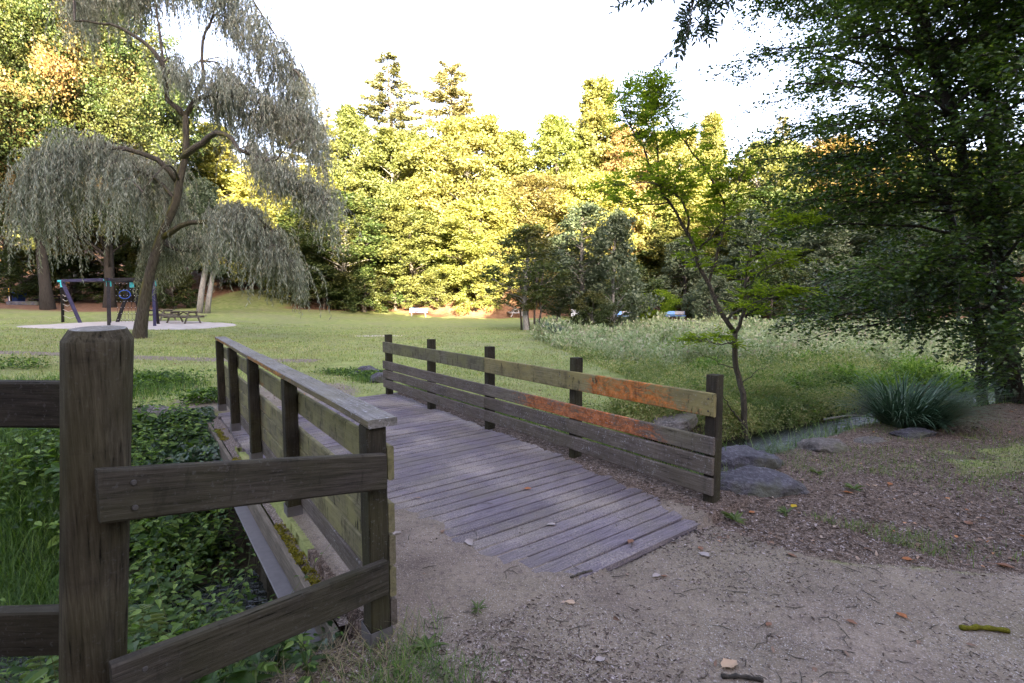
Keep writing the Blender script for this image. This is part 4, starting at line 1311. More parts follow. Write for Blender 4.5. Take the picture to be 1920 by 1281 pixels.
def build_willow():
    r = R(21)
    Y0 = 20.5
    b = W3(262, 634, Y0); g = gz(b[0], b[1])
    wt = thing('weeping_willow', 'tall weeping willow with a leaning mossy trunk, grey-green strands hanging over the playground', 'tree', (b[0], b[1], g))
    o3 = np.array([b[0], b[1], g])
    tm = MB()
    def br(px, r0, r1, n=14, sides=8):
        P = spline([W3(*q) for q in px], n) - o3
        P[1:-1] += r.normal(size=(n - 2, 3)) * min(.05, r0 * .25)
        tm.tube(P, np.linspace(r0, r1, n), sides)
        return P
    base = W3(258, 640, Y0)
    mainP = spline([base - [0, 0, .3], W3(266, 600, Y0), W3(275, 540, Y0), W3(300, 450, Y0), W3(331, 375, Y0), W3(337, 335, Y0), W3(348, 290, Y0), W3(348, 215, Y0)], 26) - o3
    rad = np.interp(np.linspace(0, 1, 26), [0, .06, .15, .5, .75, 1], [.36, .26, .215, .155, .14, .11])
    tm.tube(mainP, rad, 14)
    B = []
    B.append(br([(348, 218, 20.5), (315, 185, 20.3), (309, 135, 20.0), (270, 76, 19.7), (200, 45, 19.5), (140, 40, 19.4)], .12, .03))
    B.append(br([(348, 218, 20.5), (368, 187, 20.6), (425, 180, 20.8), (488, 195, 21), (540, 225, 21.2)], .11, .03))
    B.append(br([(366, 190, 20.6), (382, 130, 20.9), (378, 85, 21.1), (400, 20, 21.4), (395, -50, 21.6)], .08, .025))
    B.append(br([(309, 140, 20.0), (300, 60, 20.5), (290, -20, 21), (300, -70, 21)], .06, .02))
    B.append(br([(400, 20, 21.4), (450, -20, 21.2), (500, 40, 21), (550, 130, 20.8)], .05, .015))
    B.append(br([(342, 298, 20.5), (380, 266, 20.1), (415, 250, 19.8), (450, 280, 19.5), (505, 305, 19.4), (550, 340, 19.3), (605, 372, 19.3)], .13, .02, 18))
    B.append(br([(505, 305, 19.4), (520, 298, 19.3), (532, 283, 19.2), (540, 278, 19.2)], .04, .012, 6))
    B.append(br([(305, 445, 20.5), (345, 420, 20.1), (400, 410, 19.7), (450, 392, 19.5), (505, 425, 19.4), (545, 490, 19.4)], .12, .02))
    B.append(br([(333, 342, 20.5), (300, 302, 20.1), (225, 280, 19.6), (150, 278, 19.3), (75, 325, 19.1), (40, 380, 19.1)], .12, .015))
    B.append(br([(331, 375, 20.5), (280, 330, 21.2), (200, 320, 22), (120, 330, 22.4)], .08, .015))
    B.append(br([(336, 340, 20.5), (320, 310, 19.5), (290, 330, 18.6), (260, 370, 18.2)], .05, .01))
    B.append(br([(300, 455, 20.5), (330, 470, 21.2), (370, 470, 21.8)], .05, .01, 8))
    B.append(br([(366, 200, 20.6), (385, 203, 20.3), (398, 202, 20.2), (380, 212, 20.1)], .03, .008, 8))
    # drooping carrier branches and their strands
    lv = MB()
    segs = [
      # u range, top row profile, extra depth below, hang (m) min,max, count, distance spread
      ((45, 325), ([20, 60, 100, 160, 230, 300, 338], [372, 298, 258, 248, 268, 285, 310]), 120, (.5, 3.0), 1350, (18.0, 22.5)),
      ((130, 600), ([120, 200, 300, 400, 450, 500, 560, 605], [-10, -60, -85, -65, -5, 55, 150, 235]), 70, (.5, 2.1), 1900, (20.4, 23.2)),
      ((290, 470), ([290, 330, 380, 430, 470], [118, 112, 125, 140, 155]), 40, (.4, 1.2), 420, (19.5, 21.5)),
      ((400, 600), ([400, 450, 500, 560, 600], [160, 150, 165, 190, 250]), 110, (.6, 2.0), 800, (20.6, 22.6)),
      ((395, 556), ([395, 430, 470, 520, 570], [395, 385, 400, 450, 510]), 42, (.6, 1.9), 700, (18.6, 20.6)),
      ((470, 632), ([470, 520, 570, 632], [285, 300, 335, 372]), 40, (.4, 1.5), 640, (18.8, 20.4)),
      ((285, 400), ([285, 340, 400], [425, 415, 425]), 60, (.5, 2.0), 240, (21.2, 22.5)),
    ]
    allB = np.concatenate([x[int(len(x) * .3):] for x in B])
    for (ur, prof, ext, hang, cnt, yr) in segs:
        if ur[0] == 45: yr = (18.6, 21.5)
        # clumps of strands, with gaps between the clumps
        ncl = max(5, cnt // 15)
        cu = r.uniform(ur[0], ur[1], ncl); cy = r.uniform(yr[0], yr[1], ncl)
        ce = ext * r.uniform(0, 1, ncl) ** 1.6
        hs_ = r.uniform(hang[0], hang[1], ncl)
        for c in range(ncl):
            if ur[0] == 45 and cu[c] > 225: cy[c] = r.uniform(21.0, 23); 
            if ur[0] == 45 and cu[c] > 225 and r.uniform() < .35: continue
            vt = np.interp(cu[c], prof[0], prof[1]) + ce[c] + r.normal() * 9
            C = W3(cu[c], vt, cy[c]) - o3
            # carrier twig arching from the nearest limb
            i = np.argmin(((allB - C) ** 2 * [1, 1, 1.4]).sum(1))
            a = allB[i]
            mid = (a + C) / 2 + [0, 0, .22 * np.linalg.norm(C - a)]
            tw_ = spline([a, mid, C], 7)
            tm.tube(tw_, np.linspace(.03, .008, 7), 4, mi=1, cap=False)
            out = norm((C - a) * [1, 1, 0] + r.normal(size=3) * [.2, .2, 0])
            n_s = int(18 * r.uniform(.6, 1.4))
            for k in range(n_s):
                f = r.uniform(.45, 1)
                st_ = tw_[min(6, int(f * 6.99))] + r.normal(size=3) * [.27, .27, .12]
                L = hs_[c] * r.uniform(.3, 1.2)
                n = max(5, int(L / .045))
                q = np.linspace(0, 1, n)
                o_ = norm(out + r.normal(size=3) * [.7, .7, 0])
                ph = r.uniform(0, 6)
                P = st_ + (o_ * (.45 * L * (1 - np.exp(-2.2 * q)))[:, None]) * [1, 1, 0] + np.stack([.03 * np.sin(q * 7 + ph), .03 * np.cos(q * 6 + ph), -L * (q ** 1.3) + .08 * np.sin(q * 3.1)], -1)
                if k % 2 == 0: tm.tube(P[::max(1, n // 6)], .006, 3, mi=1, cap=False)
                D = norm(rand_dir(r, n) * [1, 1, .4] * .55 + [0, 0, -.9])
                leaves(lv, P + r.normal(size=(n, 3)) * .015, D, rand_dir(r, n), r.uniform(.12, .22, n), r.uniform(.028, .045, n), 'quad')
    link('trunk', tm.mesh('trunk', [M['willowbark'], M['bark']], True), wt)
    link('crown', lv.mesh('crown', M['willow']), wt)
build_willow()

# ------------------------------------------------------------------ pinnate foliage
def compound(mb, P, D, up, r, L=.26, pairs=5, ll=.085, lw=.034, mi=0, stem=None):
    "one ash leaf: a rachis with paired leaflets"
    D = norm(np.array(D, float)); side = norm(np.cross(D, up)); upv = np.cross(side, D)
    pts = []; dirs = []; nr = []
    sag = r.uniform(.05, .3)
    for k in range(pairs):
        f = .25 + .7 * k / pairs
        c = P + D * L * f + np.array([0, 0, -sag * L * f * f])
        for sg in (-1, 1):
            pts.append(c); dirs.append(D * .55 + side * sg + upv * r.uniform(-.25, .15) + r.normal(size=3) * .1); nr.append(upv + r.normal(size=3) * .25)
    c = P + D * L + np.array([0, 0, -sag * L])
    pts.append(c); dirs.append(D + r.normal(size=3) * .1); nr.append(upv)
    n = len(pts)
    s_ = r.uniform(.85, 1.15, n)
    leaves(mb, np.array(pts), np.array(dirs), np.array(nr), ll * s_, lw * s_, 'leaf', mi)
    (stem or mb).tube([P, P + D * L * .5 + [0, 0, -sag * L * .25], c], [.0025, .002, .0012], 3, cap=False)

def build_ash():
    r = R(31)
    Y0 = 8.3
    b = W3(1398, 812, Y0); g = gz(b[0], b[1])
    t = thing('young_ash', 'young ash with a thin crooked forked trunk on the bank behind the lichened railing', 'tree', (b[0], b[1], g))
    o3 = np.array([b[0], b[1], g])
    tm, lv = MB(), MB()
    stems = []
    def br(px, r0, r1, n=14, sides=7, keep=True, jit=.012):
        P = spline([W3(*q) for q in px], n) - o3
        P[1:-1] += r.normal(size=(n - 2, 3)) * jit
        tm.tube(P, np.linspace(r0, r1, n), sides)
        if keep: stems.append((P, r0))
        return P
    br([(1399, 835, Y0), (1397, 800, Y0), (1393, 740, Y0), (1380, 690, Y0), (1377, 640, Y0), (1378, 622, Y0)], .054, .042, keep=False)
    br([(1378, 625, Y0), (1358, 595, 8.25), (1325, 530, 8.2), (1305, 480, 8.1), (1285, 435, 8.0), (1255, 380, 7.9), (1230, 340, 7.8), (1205, 280, 7.7), (1172, 215, 7.6), (1157, 165, 7.5)], .04, .006, 24)
    br([(1378, 625, Y0), (1391, 600, 8.3), (1398, 540, 8.3), (1402, 490, 8.35)], .035, .01, 10)
    br([(1328, 535, 8.2), (1338, 500, 8.3), (1350, 450, 8.3), (1361, 400, 8.3), (1342, 350, 8.2), (1305, 295, 8.1), (1270, 250, 8.0), (1245, 200, 7.9), (1232, 150, 7.8)], .026, .006, 18)
    br([(1287, 440, 8.0), (1293, 405, 7.9), (1275, 375, 7.8), (1240, 350, 7.6), (1190, 345, 7.4), (1140, 350, 7.3)], .02, .005)
    br([(1305, 480, 8.1), (1330, 445, 7.9), (1352, 420, 7.8), (1390, 400, 7.7)], .016, .005)
    br([(1360, 600, 8.25), (1390, 580, 8.0), (1440, 560, 7.8), (1500, 548, 7.6)], .016, .004)
    br([(1402, 490, 8.35), (1425, 450, 8.2), (1465, 425, 8.1), (1510, 418, 8.0)], .012, .004)
    br([(1361, 400, 8.3), (1385, 350, 8.1), (1395, 300, 8.0)], .012, .004)
    br([(1398, 540, 8.3), (1440, 500, 8.0), (1480, 492, 7.8)], .012, .004)
    br([(1378, 640, 8.3), (1350, 645, 8.0), (1310, 640, 7.8)], .014, .004)
    br([(1230, 345, 7.8), (1235, 300, 7.8), (1225, 230, 7.9), (1215, 150, 7.9)], .016, .005)
    br([(1255, 380, 7.9), (1200, 385, 8.2), (1150, 375, 8.4)], .014, .004)
    br([(1380, 690, Y0), (1350, 683, 8.3), (1325, 668, 8.3), (1300, 662, 8.3)], .011, .003, keep=False)
    br([(1392, 720, Y0), (1420, 695, 8.2), (1450, 690, 8.1)], .009, .003, keep=False)
    br([(1398, 800, Y0), (1372, 770, 8.2), (1352, 740, 8.1)], .02, .006, keep=False)
    # side shoots, then the leaves at their ends
    def clear(Pw):
        # keep the pale gaps of the photograph: no leaves far below the crown on the trunk
        return True
    for P, r0 in stems:
        n = len(P)
        L = np.linalg.norm(np.diff(P, axis=0), axis=1).sum()
        m = int(L * 12)
        for k in range(m):
            f = r.uniform(.22, 1) ** .85
            i = min(int(f * (n - 1)), n - 2)
            a = P[i]; T = norm(P[i + 1] - P[i])
            az = r.uniform(0, 6.283)
            d = norm(T * .5 + np.array([math.cos(az), math.sin(az) * .8, r.uniform(-.1, .5)]))
            l = r.uniform(.15, .55) * (1 - .3 * f)
            tip = a + d * l + np.array([0, 0, .06])
            tm.tube([a, (a + tip) / 2 + [0, 0, .02], tip], [.006, .004, .0025], 4, cap=False)
            for q in range(r.randint(4, 7)):
                fo = r.uniform(.35, 1)
                c = a + (tip - a) * fo
                az2 = r.uniform(0, 6.283)
                dd = norm(d * .6 + np.array([math.cos(az2), math.sin(az2), r.uniform(-.35, .4)]))
                compound(lv, c, dd, np.array([0, 0, 1.0]) + r.normal(size=3) * .3, r, L=r.uniform(.18, .30), pairs=r.randint(4, 6), ll=.076, lw=.027, stem=tm)
    link('trunk', tm.mesh('trunk', M['twig'], True), t)
    link('crown', lv.mesh('crown', M['ash']), t)
build_ash()

def build_overhang():
    r = R(37)
    base = (7.5, -3.2)
    g = gz(*base)
    t = thing('overhanging_ash', 'ash branch with dark pinnate leaves reaching into the top of the picture against the sky', 'tree', (base[0], base[1], g))
    o3 = np.array([base[0], base[1], g])
    tm, lv = MB(), MB()
    top = np.array([7.3, -3.0, 4.6]) - o3
    tm.tube(spline([(0, 0, -.3), (.05, 0, 2), (-.2, .2, 4.6), (-.1, .3, 8), (.3, .2, 11)], 14), np.linspace(.2, .06, 14), 10)
    e1 = W3(1330, -60, 3.6) - o3
    main = spline([(-.2, .2, 4.4), (-2.2, 2.4, 4.9), (-4.2, 4.8, 4.6), e1], 20)
    tm.tube(main, np.linspace(.07, .014, 20), 7)
    tips = [(1340, -20, 3.6, 1262, 90, 3.5), (1350, -30, 3.6, 1330, 40, 3.7), (1300, -50, 3.6, 1195, -5, 3.5), (1345, -40, 3.6, 1290, 60, 3.4), (1340, -60, 3.6, 1240, -20, 3.6), (1360, -50, 3.7, 1355, -5, 3.6)]
    for a, b_, c, d, e, f in tips:
        A = main[-1] if a > 1320 else main[-2]
        B_ = W3(d, e, f) - o3
        P = spline([A, (A + B_) / 2 + r.normal(size=3) * .02, B_], 9)
        tm.tube(P, np.linspace(.008, .003, 9), 5)
        for k in range(11):
            i = r.randint(2, 9)
            az = r.uniform(0, 6.283)
            T = norm(P[min(i, 8)] - P[i - 1])
            dd = norm(T * .8 + np.array([math.cos(az), math.sin(az), r.uniform(-.6, .3)]) * .8)
            compound(lv, P[min(i, 8)], dd, np.array([0, 0, 1.0]) + r.normal(size=3) * .5, r, L=r.uniform(.10, .17), pairs=r.randint(4, 6), ll=.052, lw=.019, stem=tm)
    # foliage on the rest of the tree
    for k in range(160):
        i = r.randint(3, 17)
        az = r.uniform(0, 6.283)
        P0 = main[i] + np.array([math.cos(az) * .4, math.sin(az) * .4, .5 + r.uniform(0, .6)])
        for q in range(4):
            compound(lv, P0 + r.normal(size=3) * .15, rand_dir(r, 1)[0], np.array([0, 0, 1.0]), r, L=.2, pairs=5, ll=.06, lw=.022, stem=tm)
        tm.tube([main[i], (main[i] + P0) / 2, P0], [.01, .007, .004], 4, cap=False)
    link('trunk', tm.mesh('trunk', M['twig'], True), t)
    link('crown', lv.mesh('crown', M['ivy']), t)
build_overhang()

# ------------------------------------------------------------------ the big dark tree at the right, ivy on its trunks
def build_big_tree():
    r = R(51)
    c = np.array([8.35, 8.5]); g = gz(*c)
    t = thing('hornbeam', 'big dark many-trunked tree draped in ivy, its boughs drooping over the meadow', 'tree', (c[0], c[1], g))
    tm, lv, iv = MB(), MB(), MB()
    trunks = [
        [(0.15, -.4, -.3), (-.25, -.3, 1.4), (-.65, -.2, 3.0), (-1.2, 0, 5.2), (-2.1, .2, 8.2), (-2.9, .4, 10.5)],
        [(.35, .1, -.3), (.15, .2, 1.5), (0, .3, 3.5), (-.1, .5, 6), (-.5, .5, 9), (-.6, .6, 12)],
        [(.9, -.2, -.3), (.8, -.2, 2), (.9, -.1, 4), (1.3, .2, 7), (1.5, .3, 11)],
        [(.6, .8, -.3), (.5, 1.1, 2), (.1, 1.8, 4.5), (-.5, 2.6, 7.5), (-1, 3, 10)],
        [(1.4, -.9, -.3), (1.3, -1.2, 2), (1.1, -1.8, 4.5), (.7, -2.3, 7.5)],
    ]
    TP = []
    for k, q in enumerate(trunks):
        P = spline(q, 22); P[1:-1] += r.normal(size=(20, 3)) * .025
        tm.tube(P, np.linspace((.10, .14, .10, .09, .09)[k], .03, 22), 9)
        TP.append(P)
        # ivy sleeves
        n = (2600, 5200, 4200, 2000, 1500)[k]
        i = r.randint(1, 19, n); f = r.uniform(0, 1, n)
        q_ = P[i] * (1 - f)[:, None] + P[i + 1] * f[:, None]
        d = rand_dir(r, n) * [1, 1, .3]
        bulge = .14 + .22 * np.abs(np.sin(i * 1.1 + k)) * r.uniform(0, 1, n)
        leaves(iv, q_ + d * bulge[:, None], norm(d + [0, 0, -.7] + r.normal(size=(n, 3)) * .3), norm(d + r.normal(size=(n, 3)) * .4), r.uniform(.045, .09, n), r.uniform(.045, .08, n), 'ivy')
    nb = 400
    for k in range(nb):
        P = TP[r.choice([0, 0, 1, 1, 2, 3, 4])]
        z = 1.2 + 10 * r.uniform() ** .8
        i = int(np.argmin(abs(P[:, 2] - z)))
        a = P[i]
        # boughs on the open side reach further
        az = r.uniform(0, 6.283) if k % 3 else r.uniform(2.5, 4.1)
        d = np.array([math.cos(az), math.sin(az), 0])
        reach = 3.1 + .9 * max(0, -d[0]) * (1 if z < 5 else .3) - .06 * max(0, z - 5)
        if z < 2.4: reach *= .8
        elif z < 4.5: reach *= .9
        L = reach * r.uniform(.65, 1.08)
        rise = (.42 if z > 6 else (.18 if z > 3 else .03)) + r.normal() * .16
        K = 12
        tt = np.linspace(0, 1, K)
        Q = a + d * (L * tt)[:, None] + np.stack([0 * tt, 0 * tt, L * (rise * tt * 1.6 - (.16 + rise * .7) * tt ** 2.2)], -1)
        Q[1:] += np.cumsum(r.normal(size=(K - 1, 3)) * .035, 0)
        tm.tube(Q, np.linspace(.028, .004, K), 5, cap=False)
        side = np.array([-d[1], d[0], 0])
        for m in range(int(L * 6.5)):
            f = r.uniform(.22, 1)
            i2 = min(int(f * (K - 1)), K - 2)
            s0 = Q[i2] + (Q[i2 + 1] - Q[i2]) * (f * (K - 1) - i2)
            sg = 1 if m % 2 else -1
            l = r.uniform(.35, .95) * (1.25 - f)+.12
            dd = norm(d * .75 + side * sg * r.uniform(.3, 1.1) + [0, 0, r.uniform(-.6, .5)])
            KK = 5
            t2 = np.linspace(0, 1, KK)
            T2 = s0 + dd * (l * t2)[:, None] + np.stack([0 * t2, 0 * t2, -.14 * l * t2 ** 2], -1)
            tm.tube(T2, np.linspace(.007, .002, KK), 3, cap=False)
            n = int(l * 52) + 6
            fr = r.uniform(.05, 1.05, n) * (KK - 1)
            ii = np.clip(fr.astype(int), 0, KK - 2)
            c2 = T2[ii] + (T2[ii + 1] - T2[ii]) * (fr - ii)[:, None]
            sd2 = norm(np.cross(dd, [0, 0, 1.0]))
            sgn = np.where(r.uniform(size=n) > .5, 1, -1)
            D = norm(dd * .6 + sd2 * sgn[:, None] + r.normal(size=(n, 3)) * [.3, .3, .25])
            c2 = c2 + D * .02 + r.normal(size=(n, 3)) * [.06, .06, .07]
            leaves(lv, c2, D, norm(np.array([0, 0, 1.0]) + r.normal(size=(n, 3)) * .75), r.uniform(.055, .085, n), r.uniform(.036, .054, n), 'quad')
    # hanging ivy trails
    for k in range(14):
        a = np.array([-3.2 + r.uniform(-.5, 2.4), -1.2 + r.uniform(-.6, .8), 1.7 + r.uniform(0, .5)])
        L = r.uniform(.3, .9); n = int(L * 70)
        q = r.uniform(0, 1, n)
        P = a + np.stack([r.normal(size=n) * .03, r.normal(size=n) * .03, -L * q], -1)
        leaves(iv, P, norm(rand_dir(r, n) * [1, 1, .4] + [0, 0, -.6]), rand_dir(r, n), .05, .045, 'ivy')
        tm.tube([a + [0, 0, .2], a, a - [0, 0, L]], [.006, .004, .002], 3, cap=False)
    link('trunk', tm.mesh('trunk', M['darkbark'], True), t)
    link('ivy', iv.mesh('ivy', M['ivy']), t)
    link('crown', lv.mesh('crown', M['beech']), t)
build_big_tree()

# ------------------------------------------------------------------ ground cover
def wedge(r, n, y0, y1, u0=-120, u1=2040, power=1.0):
    "random ground points seen by the camera between two distances, roughly even per picture area"
    q = r.uniform(0, 1, n)
    Y = (y0 ** (1 - power) * (1 - q) + y1 ** (1 - power) * q) ** (1 / (1 - power)) if power != 1 else y0 * (y1 / y0) ** q
    u = r.uniform(u0, u1, n)
    X = (u - 960) / F * Y
    return X, Y

def masks(X, Y):
    s, t = st(X, Y)
    e = np.interp(t, [-6, -1, 0.8, 4, 8, 11, 15], [1.2, 1.9, 2.15, 2.5, 2.3, 1.6, 0.5])
    far = np.where(t < 3.95, 8.9, np.interp(t, [3.95, 4.3, 6.5, 8, 10, 14], [5.6, 5.2, 4.9, 4.7, 4.4, 4.2]))
    in_bridge = (t > T_L - .22) & (t < T_R + .25) & (s > S0 - .1) & (s < S1 + .1)
    return s, t, e, far, in_bridge

def lawn():
    r = R(61); mb = MB()
    X, Y = wedge(r, 300000, 5.2, 34, power=1.4)
    s, t, e, far, ib = masks(X, Y)
    ok = (s > far - .1) & ~ib & (X < meadow_edge(Y) + .3)
    ok &= ~((((X + 22.6) / 6.3) ** 2 + ((Y - 29.2) / 4.6) ** 2) < 1.0)
    ok &= ~((np.abs(Y - 14.4 - .35 * np.sin(X * .3)) < .5 + .3 * r.normal(size=len(X))) & (X < -5.5) & (r.uniform(size=len(X)) < .8))
    ok &= ~(((((s - 9.6) / 1.3) ** 2 + ((t - 1.9) / 1.35) ** 2) < 1.0 + .3 * r.normal(size=len(X))))
    ok &= (vnoise(X, Y, 1.6, 31) + .6 * vnoise(X, Y, .5, 32) + r.uniform(-.5, .9, len(X))) > -.35
    X, Y = X[ok], Y[ok]
    Z = ground_z(X, Y)
    n = len(X)
    H = r.uniform(.02, .055, n) * (1 + .4 * vnoise(X, Y, .6, 33)) * np.clip(Y / 9, 1, 1.6)
    blades(mb, np.stack([X, Y, Z - .004], -1), H, r.uniform(.006, .011, n) * np.clip(Y / 8, 1, 3), r.uniform(0, .9, n), r.uniform(0, 6.28, n), segs=2, droop=.4)
    tag(link('lawn_grass', mb.mesh('lawn_grass', M['lawnblade'])), 'short mown grass of the lawn beyond the bridge', 'grass', kind='stuff')
    # white dots: daisies and dandelion clocks, pale dead leaves
    mb = MB()
    X, Y = wedge(r, 2600, 8, 26, power=1.4)
    s, t, e, far, ib = masks(X, Y)
    ok = (s > far) & ~ib & (X < meadow_edge(Y))
    X, Y = X[ok], Y[ok]; n = len(X)
    P = np.stack([X, Y, ground_z(X, Y) + .03], -1)
    leaves(mb, P, norm(rand_dir(r, n) * [1, 1, .2]), norm([0, 0, 1] + r.normal(size=(n, 3)) * .5), r.uniform(.02, .06, n), r.uniform(.02, .045, n), 'quad')
    tag(link('scattered_leaves', mb.mesh('scattered_leaves', M['deadleaf'])), 'pale dead leaves and daisies scattered over the lawn', 'leaves', kind='stuff')
lawn()

def patch_grass():
    "thin tufts on the litter ground at the right and along the far side of the railing"
    r = R(62); mb = MB()
    X, Y = wedge(r, 60000, 2.4, 9.5, u0=1150, u1=2040, power=1.3)
    s, t, e, far, ib = masks(X, Y)
    g = vnoise(X, Y, .9, 11) + .35 * vnoise(X, Y, .25, 12)
    right_edge = np.interp(X, [0, 1.3, 2.2, 4.5, 8, 14], [4.3, 3.45, 3.1, 2.75, 2.2, 1.5])
    ok = (g + .35 * r.normal(size=len(X)) * .6 > .02) & (s < e + .5) & (t > T_R + .3) & ~ib & (Y > right_edge - .1) & (X > 1.9) & (r.uniform(size=len(X)) < .85)
    X, Y = X[ok], Y[ok]; n = len(X)
    blades(mb, np.stack([X, Y, ground_z(X, Y) - .005], -1), r.uniform(.03, .085, n), r.uniform(.003, .006, n), r.uniform(.1, 1.1, n), r.uniform(0, 6.28, n), segs=3, droop=.5)
    # fringe along the outer side of the open railing
    n = 7000
    s_ = r.uniform(2.3, 8.7, n); t_ = T_R + .12 + abs(r.normal(size=n)) * .22
    X, Y = xy(s_, t_)
    z = np.maximum(ground_z(X, Y), -.35)
    blades(mb, np.stack([X, Y, z], -1), r.uniform(.06, .24, n), r.uniform(.004, .009, n), r.uniform(.1, .9, n), r.uniform(0, 6.28, n), segs=3, droop=.5)
    tag(link('grass_tufts', mb.mesh('grass_tufts', mat_leaf('tuft_grass', [(0, (.05, .10, .02)), (.7, (.13, .20, .04)), (1, (.25, .24, .10))], transl=.3, objvar=0))), 'thin green grass tufts in the leaf litter and along the open railing', 'grass', kind='stuff')
patch_grass()

def gully_plants():
    r = R(63)
    nt, stm, gr, iv = MB(), MB(), MB(), MB()
    # nettles and brambles filling the ditch left of the bridge
    cnt = 0
    for k in range(7600):
        s_ = 1.5 + 7.5 * r.uniform() ** 1.25; t_ = r.uniform(-7.5, T_L - .28)
        X, Y = xy(s_, t_)
        if Y < 1.9 or abs(X) > Y * 1.12: continue
        z = gz(X, Y)
        if z > -.22 and s_ < 4 and r.uniform() < .65: continue
        dw = abs(s_ - 4.4)
        near = Y < 4.5
        if vnoise(np.array([X]), np.array([Y]), .7, 44)[0] < -.28: continue
        Hh = r.uniform(.15, .8) * (.75 if z > -.5 else 1.1)
        Hh = min(Hh, .12 - z) if t_ > 0 else min(Hh, .3 - z)
        if Hh < .12: continue
        lean = r.normal(size=2) * .22
        nodes = max(3, int(Hh / .07))
        base = np.array([X, Y, z])
        P, D, Nn, Ls = [], [], [], []
        az = r.uniform(0, 6.28)
        big = r.uniform() < .2
        sc = (1.6 if big else 1) * r.uniform(.55, 1.3) * (1.0 if near else 1.15)
        for j in range(nodes):
            f = (j + 1) / nodes
            c = base + np.array([lean[0] * f * f * Hh * 2, lean[1] * f * f * Hh * 2, Hh * f])
            az += 1.57
            for a2 in (az, az + 3.14):
                d = np.array([math.cos(a2), math.sin(a2), r.uniform(-.5, .15)])
                P.append(c + d * .018); D.append(d); Nn.append(np.array([0, 0, 1]) + r.normal(size=3) * .3)
                Ls.append(.075 * sc * (1.15 - .55 * f ** 3) * (.6 + .4 * min(1, f * 3)))
        Ls = np.array(Ls)
        leaves(nt, np.array(P), np.array(D), np.array(Nn), Ls, Ls * .62, 'nettle' if near else 'leaf')
        stm.tube([base - [0, 0, .05], base + [lean[0] * Hh * .5, lean[1] * Hh * .5, Hh * .5], c], [.003, .0025, .0015], 3, cap=False)
        cnt += 1
    nt.f += [(f + nt.n, 1) for f, _ in stm.f]; nt.v += stm.v; nt.n += stm.n
    tag(link('nettles', nt.mesh('nettles', [M['nettle'], M['darkoak']])), 'nettles and bramble leaves filling the ditch left of the bridge', 'undergrowth', kind='stuff')
    # dark ivy mat on the far bank of the ditch by the abutment, and low mat everywhere in the ditch
    n = 38000
    s_ = r.uniform(1.6, 9.2, n); t_ = r.uniform(-7, T_L - .2, n)
    X, Y = xy(s_, t_); Z = ground_z(X, Y)
    ok = (Y > 1.5) & (np.abs(X) < 1.15 * Y) & (Z < -.06) & ((Z > -.98) | (t_ < -2.5) | (t_ > .5) | (r.uniform(size=n) < .3))
    X, Y, Z = X[ok], Y[ok], Z[ok]; n = len(X)
    P = np.stack([X, Y, Z + abs(r.normal(size=n)) * .05 + .01], -1)
    leaves(iv, P, norm(rand_dir(r, n) * [1, 1, .3]), norm([0, 0, 1] + r.normal(size=(n, 3)) * .5), r.uniform(.03, .065, n), r.uniform(.03, .055, n), 'ivy')
    n = 5200
    s_ = r.uniform(6.6, 8.9, n); t_ = .85 - abs(r.normal(size=n)) * .75
    X, Y = xy(s_, t_); Z = ground_z(X, Y)
    top = np.maximum(Z, np.interp(t_, [-1.5, 0, .8], [-.55, -.25, -.1]) + .05 * vnoise(X, Y, .3, 7))
    P = np.stack([X, Y, Z + (top - Z) * r.uniform(.3, 1, n) + .03], -1)
    leaves(iv, P, norm(rand_dir(r, n) * [1, 1, .3] + [-.2, -.3, -.3]), norm([-.3, -.6, .7] + r.normal(size=(n, 3)) * .5), r.uniform(.05, .09, n), r.uniform(.05, .08, n), 'ivy')
    tag(link('ivy_mat', iv.mesh('ivy_mat', M['ivy'])), 'dark ivy covering the banks of the ditch', 'ivy', kind='stuff')
    # long bright grass at the left between the fence rails and on the ditch rim
    n = 16000
    X, Y = wedge(r, n, 3.5, 8.8, u0=-150, u1=200, power=1.1)
    s_, t_, e, far, ib = masks(X, Y)
    ok = (s_ < far + .2) & (s_ > 2.2) & (vnoise(X, Y, .5, 9) > -.45)
    X, Y = X[ok], Y[ok]; n = len(X)
    blades(gr, np.stack([X, Y, ground_z(X, Y)], -1), r.uniform(.25, .62, n), r.uniform(.005, .010, n), r.uniform(.05, .6, n), r.uniform(0, 6.28, n), segs=4, droop=.65)
    # rim of weeds on the far bank
    for cu, cv, rad, nn, hh in ((285, 722, .55, 700, .42), (250, 740, .8, 700, .3), (660, 700, .5, 500, .18), (330, 725, .6, 350, .22), (60, 720, 1.0, 600, .25), (705, 715, .35, 500, .2), (440, 735, .3, 200, .15)):
        c = on(cu, cv, 0)
        X = c[0] + r.normal(size=nn) * rad * .7; Y = c[1] + r.normal(size=nn) * rad * .45
        blades(gr, np.stack([X, Y, ground_z(X, Y)], -1), r.uniform(.4, 1.1, nn) * hh, r.uniform(.008, .014, nn), r.uniform(.05, .8, nn), r.uniform(0, 6.28, nn), segs=3, droop=.5)
    # clump at the near foot of the bridge post
    nn = 1500
    X = -.42 + r.normal(size=nn) * .17; Y = 2.02 + r.normal(size=nn) * .17
    ok = ~((X > -.33) & (Y > 2.15))
    X, Y = X[ok], Y[ok]; nn = len(X)
    blades(gr, np.stack([X, Y, ground_z(X, Y) - .01], -1), r.uniform(.05, .16, nn), r.uniform(.002, .0045, nn), r.uniform(.2, 1.1, nn), r.uniform(0, 6.28, nn), segs=4, droop=.6)
    tag(link('long_grass', gr.mesh('long_grass', M['ditchgrass'])), 'long bright grass and weeds around the ditch and bridge foot', 'grass', kind='stuff')
    # leafy weeds on the rims
    wd = MB()
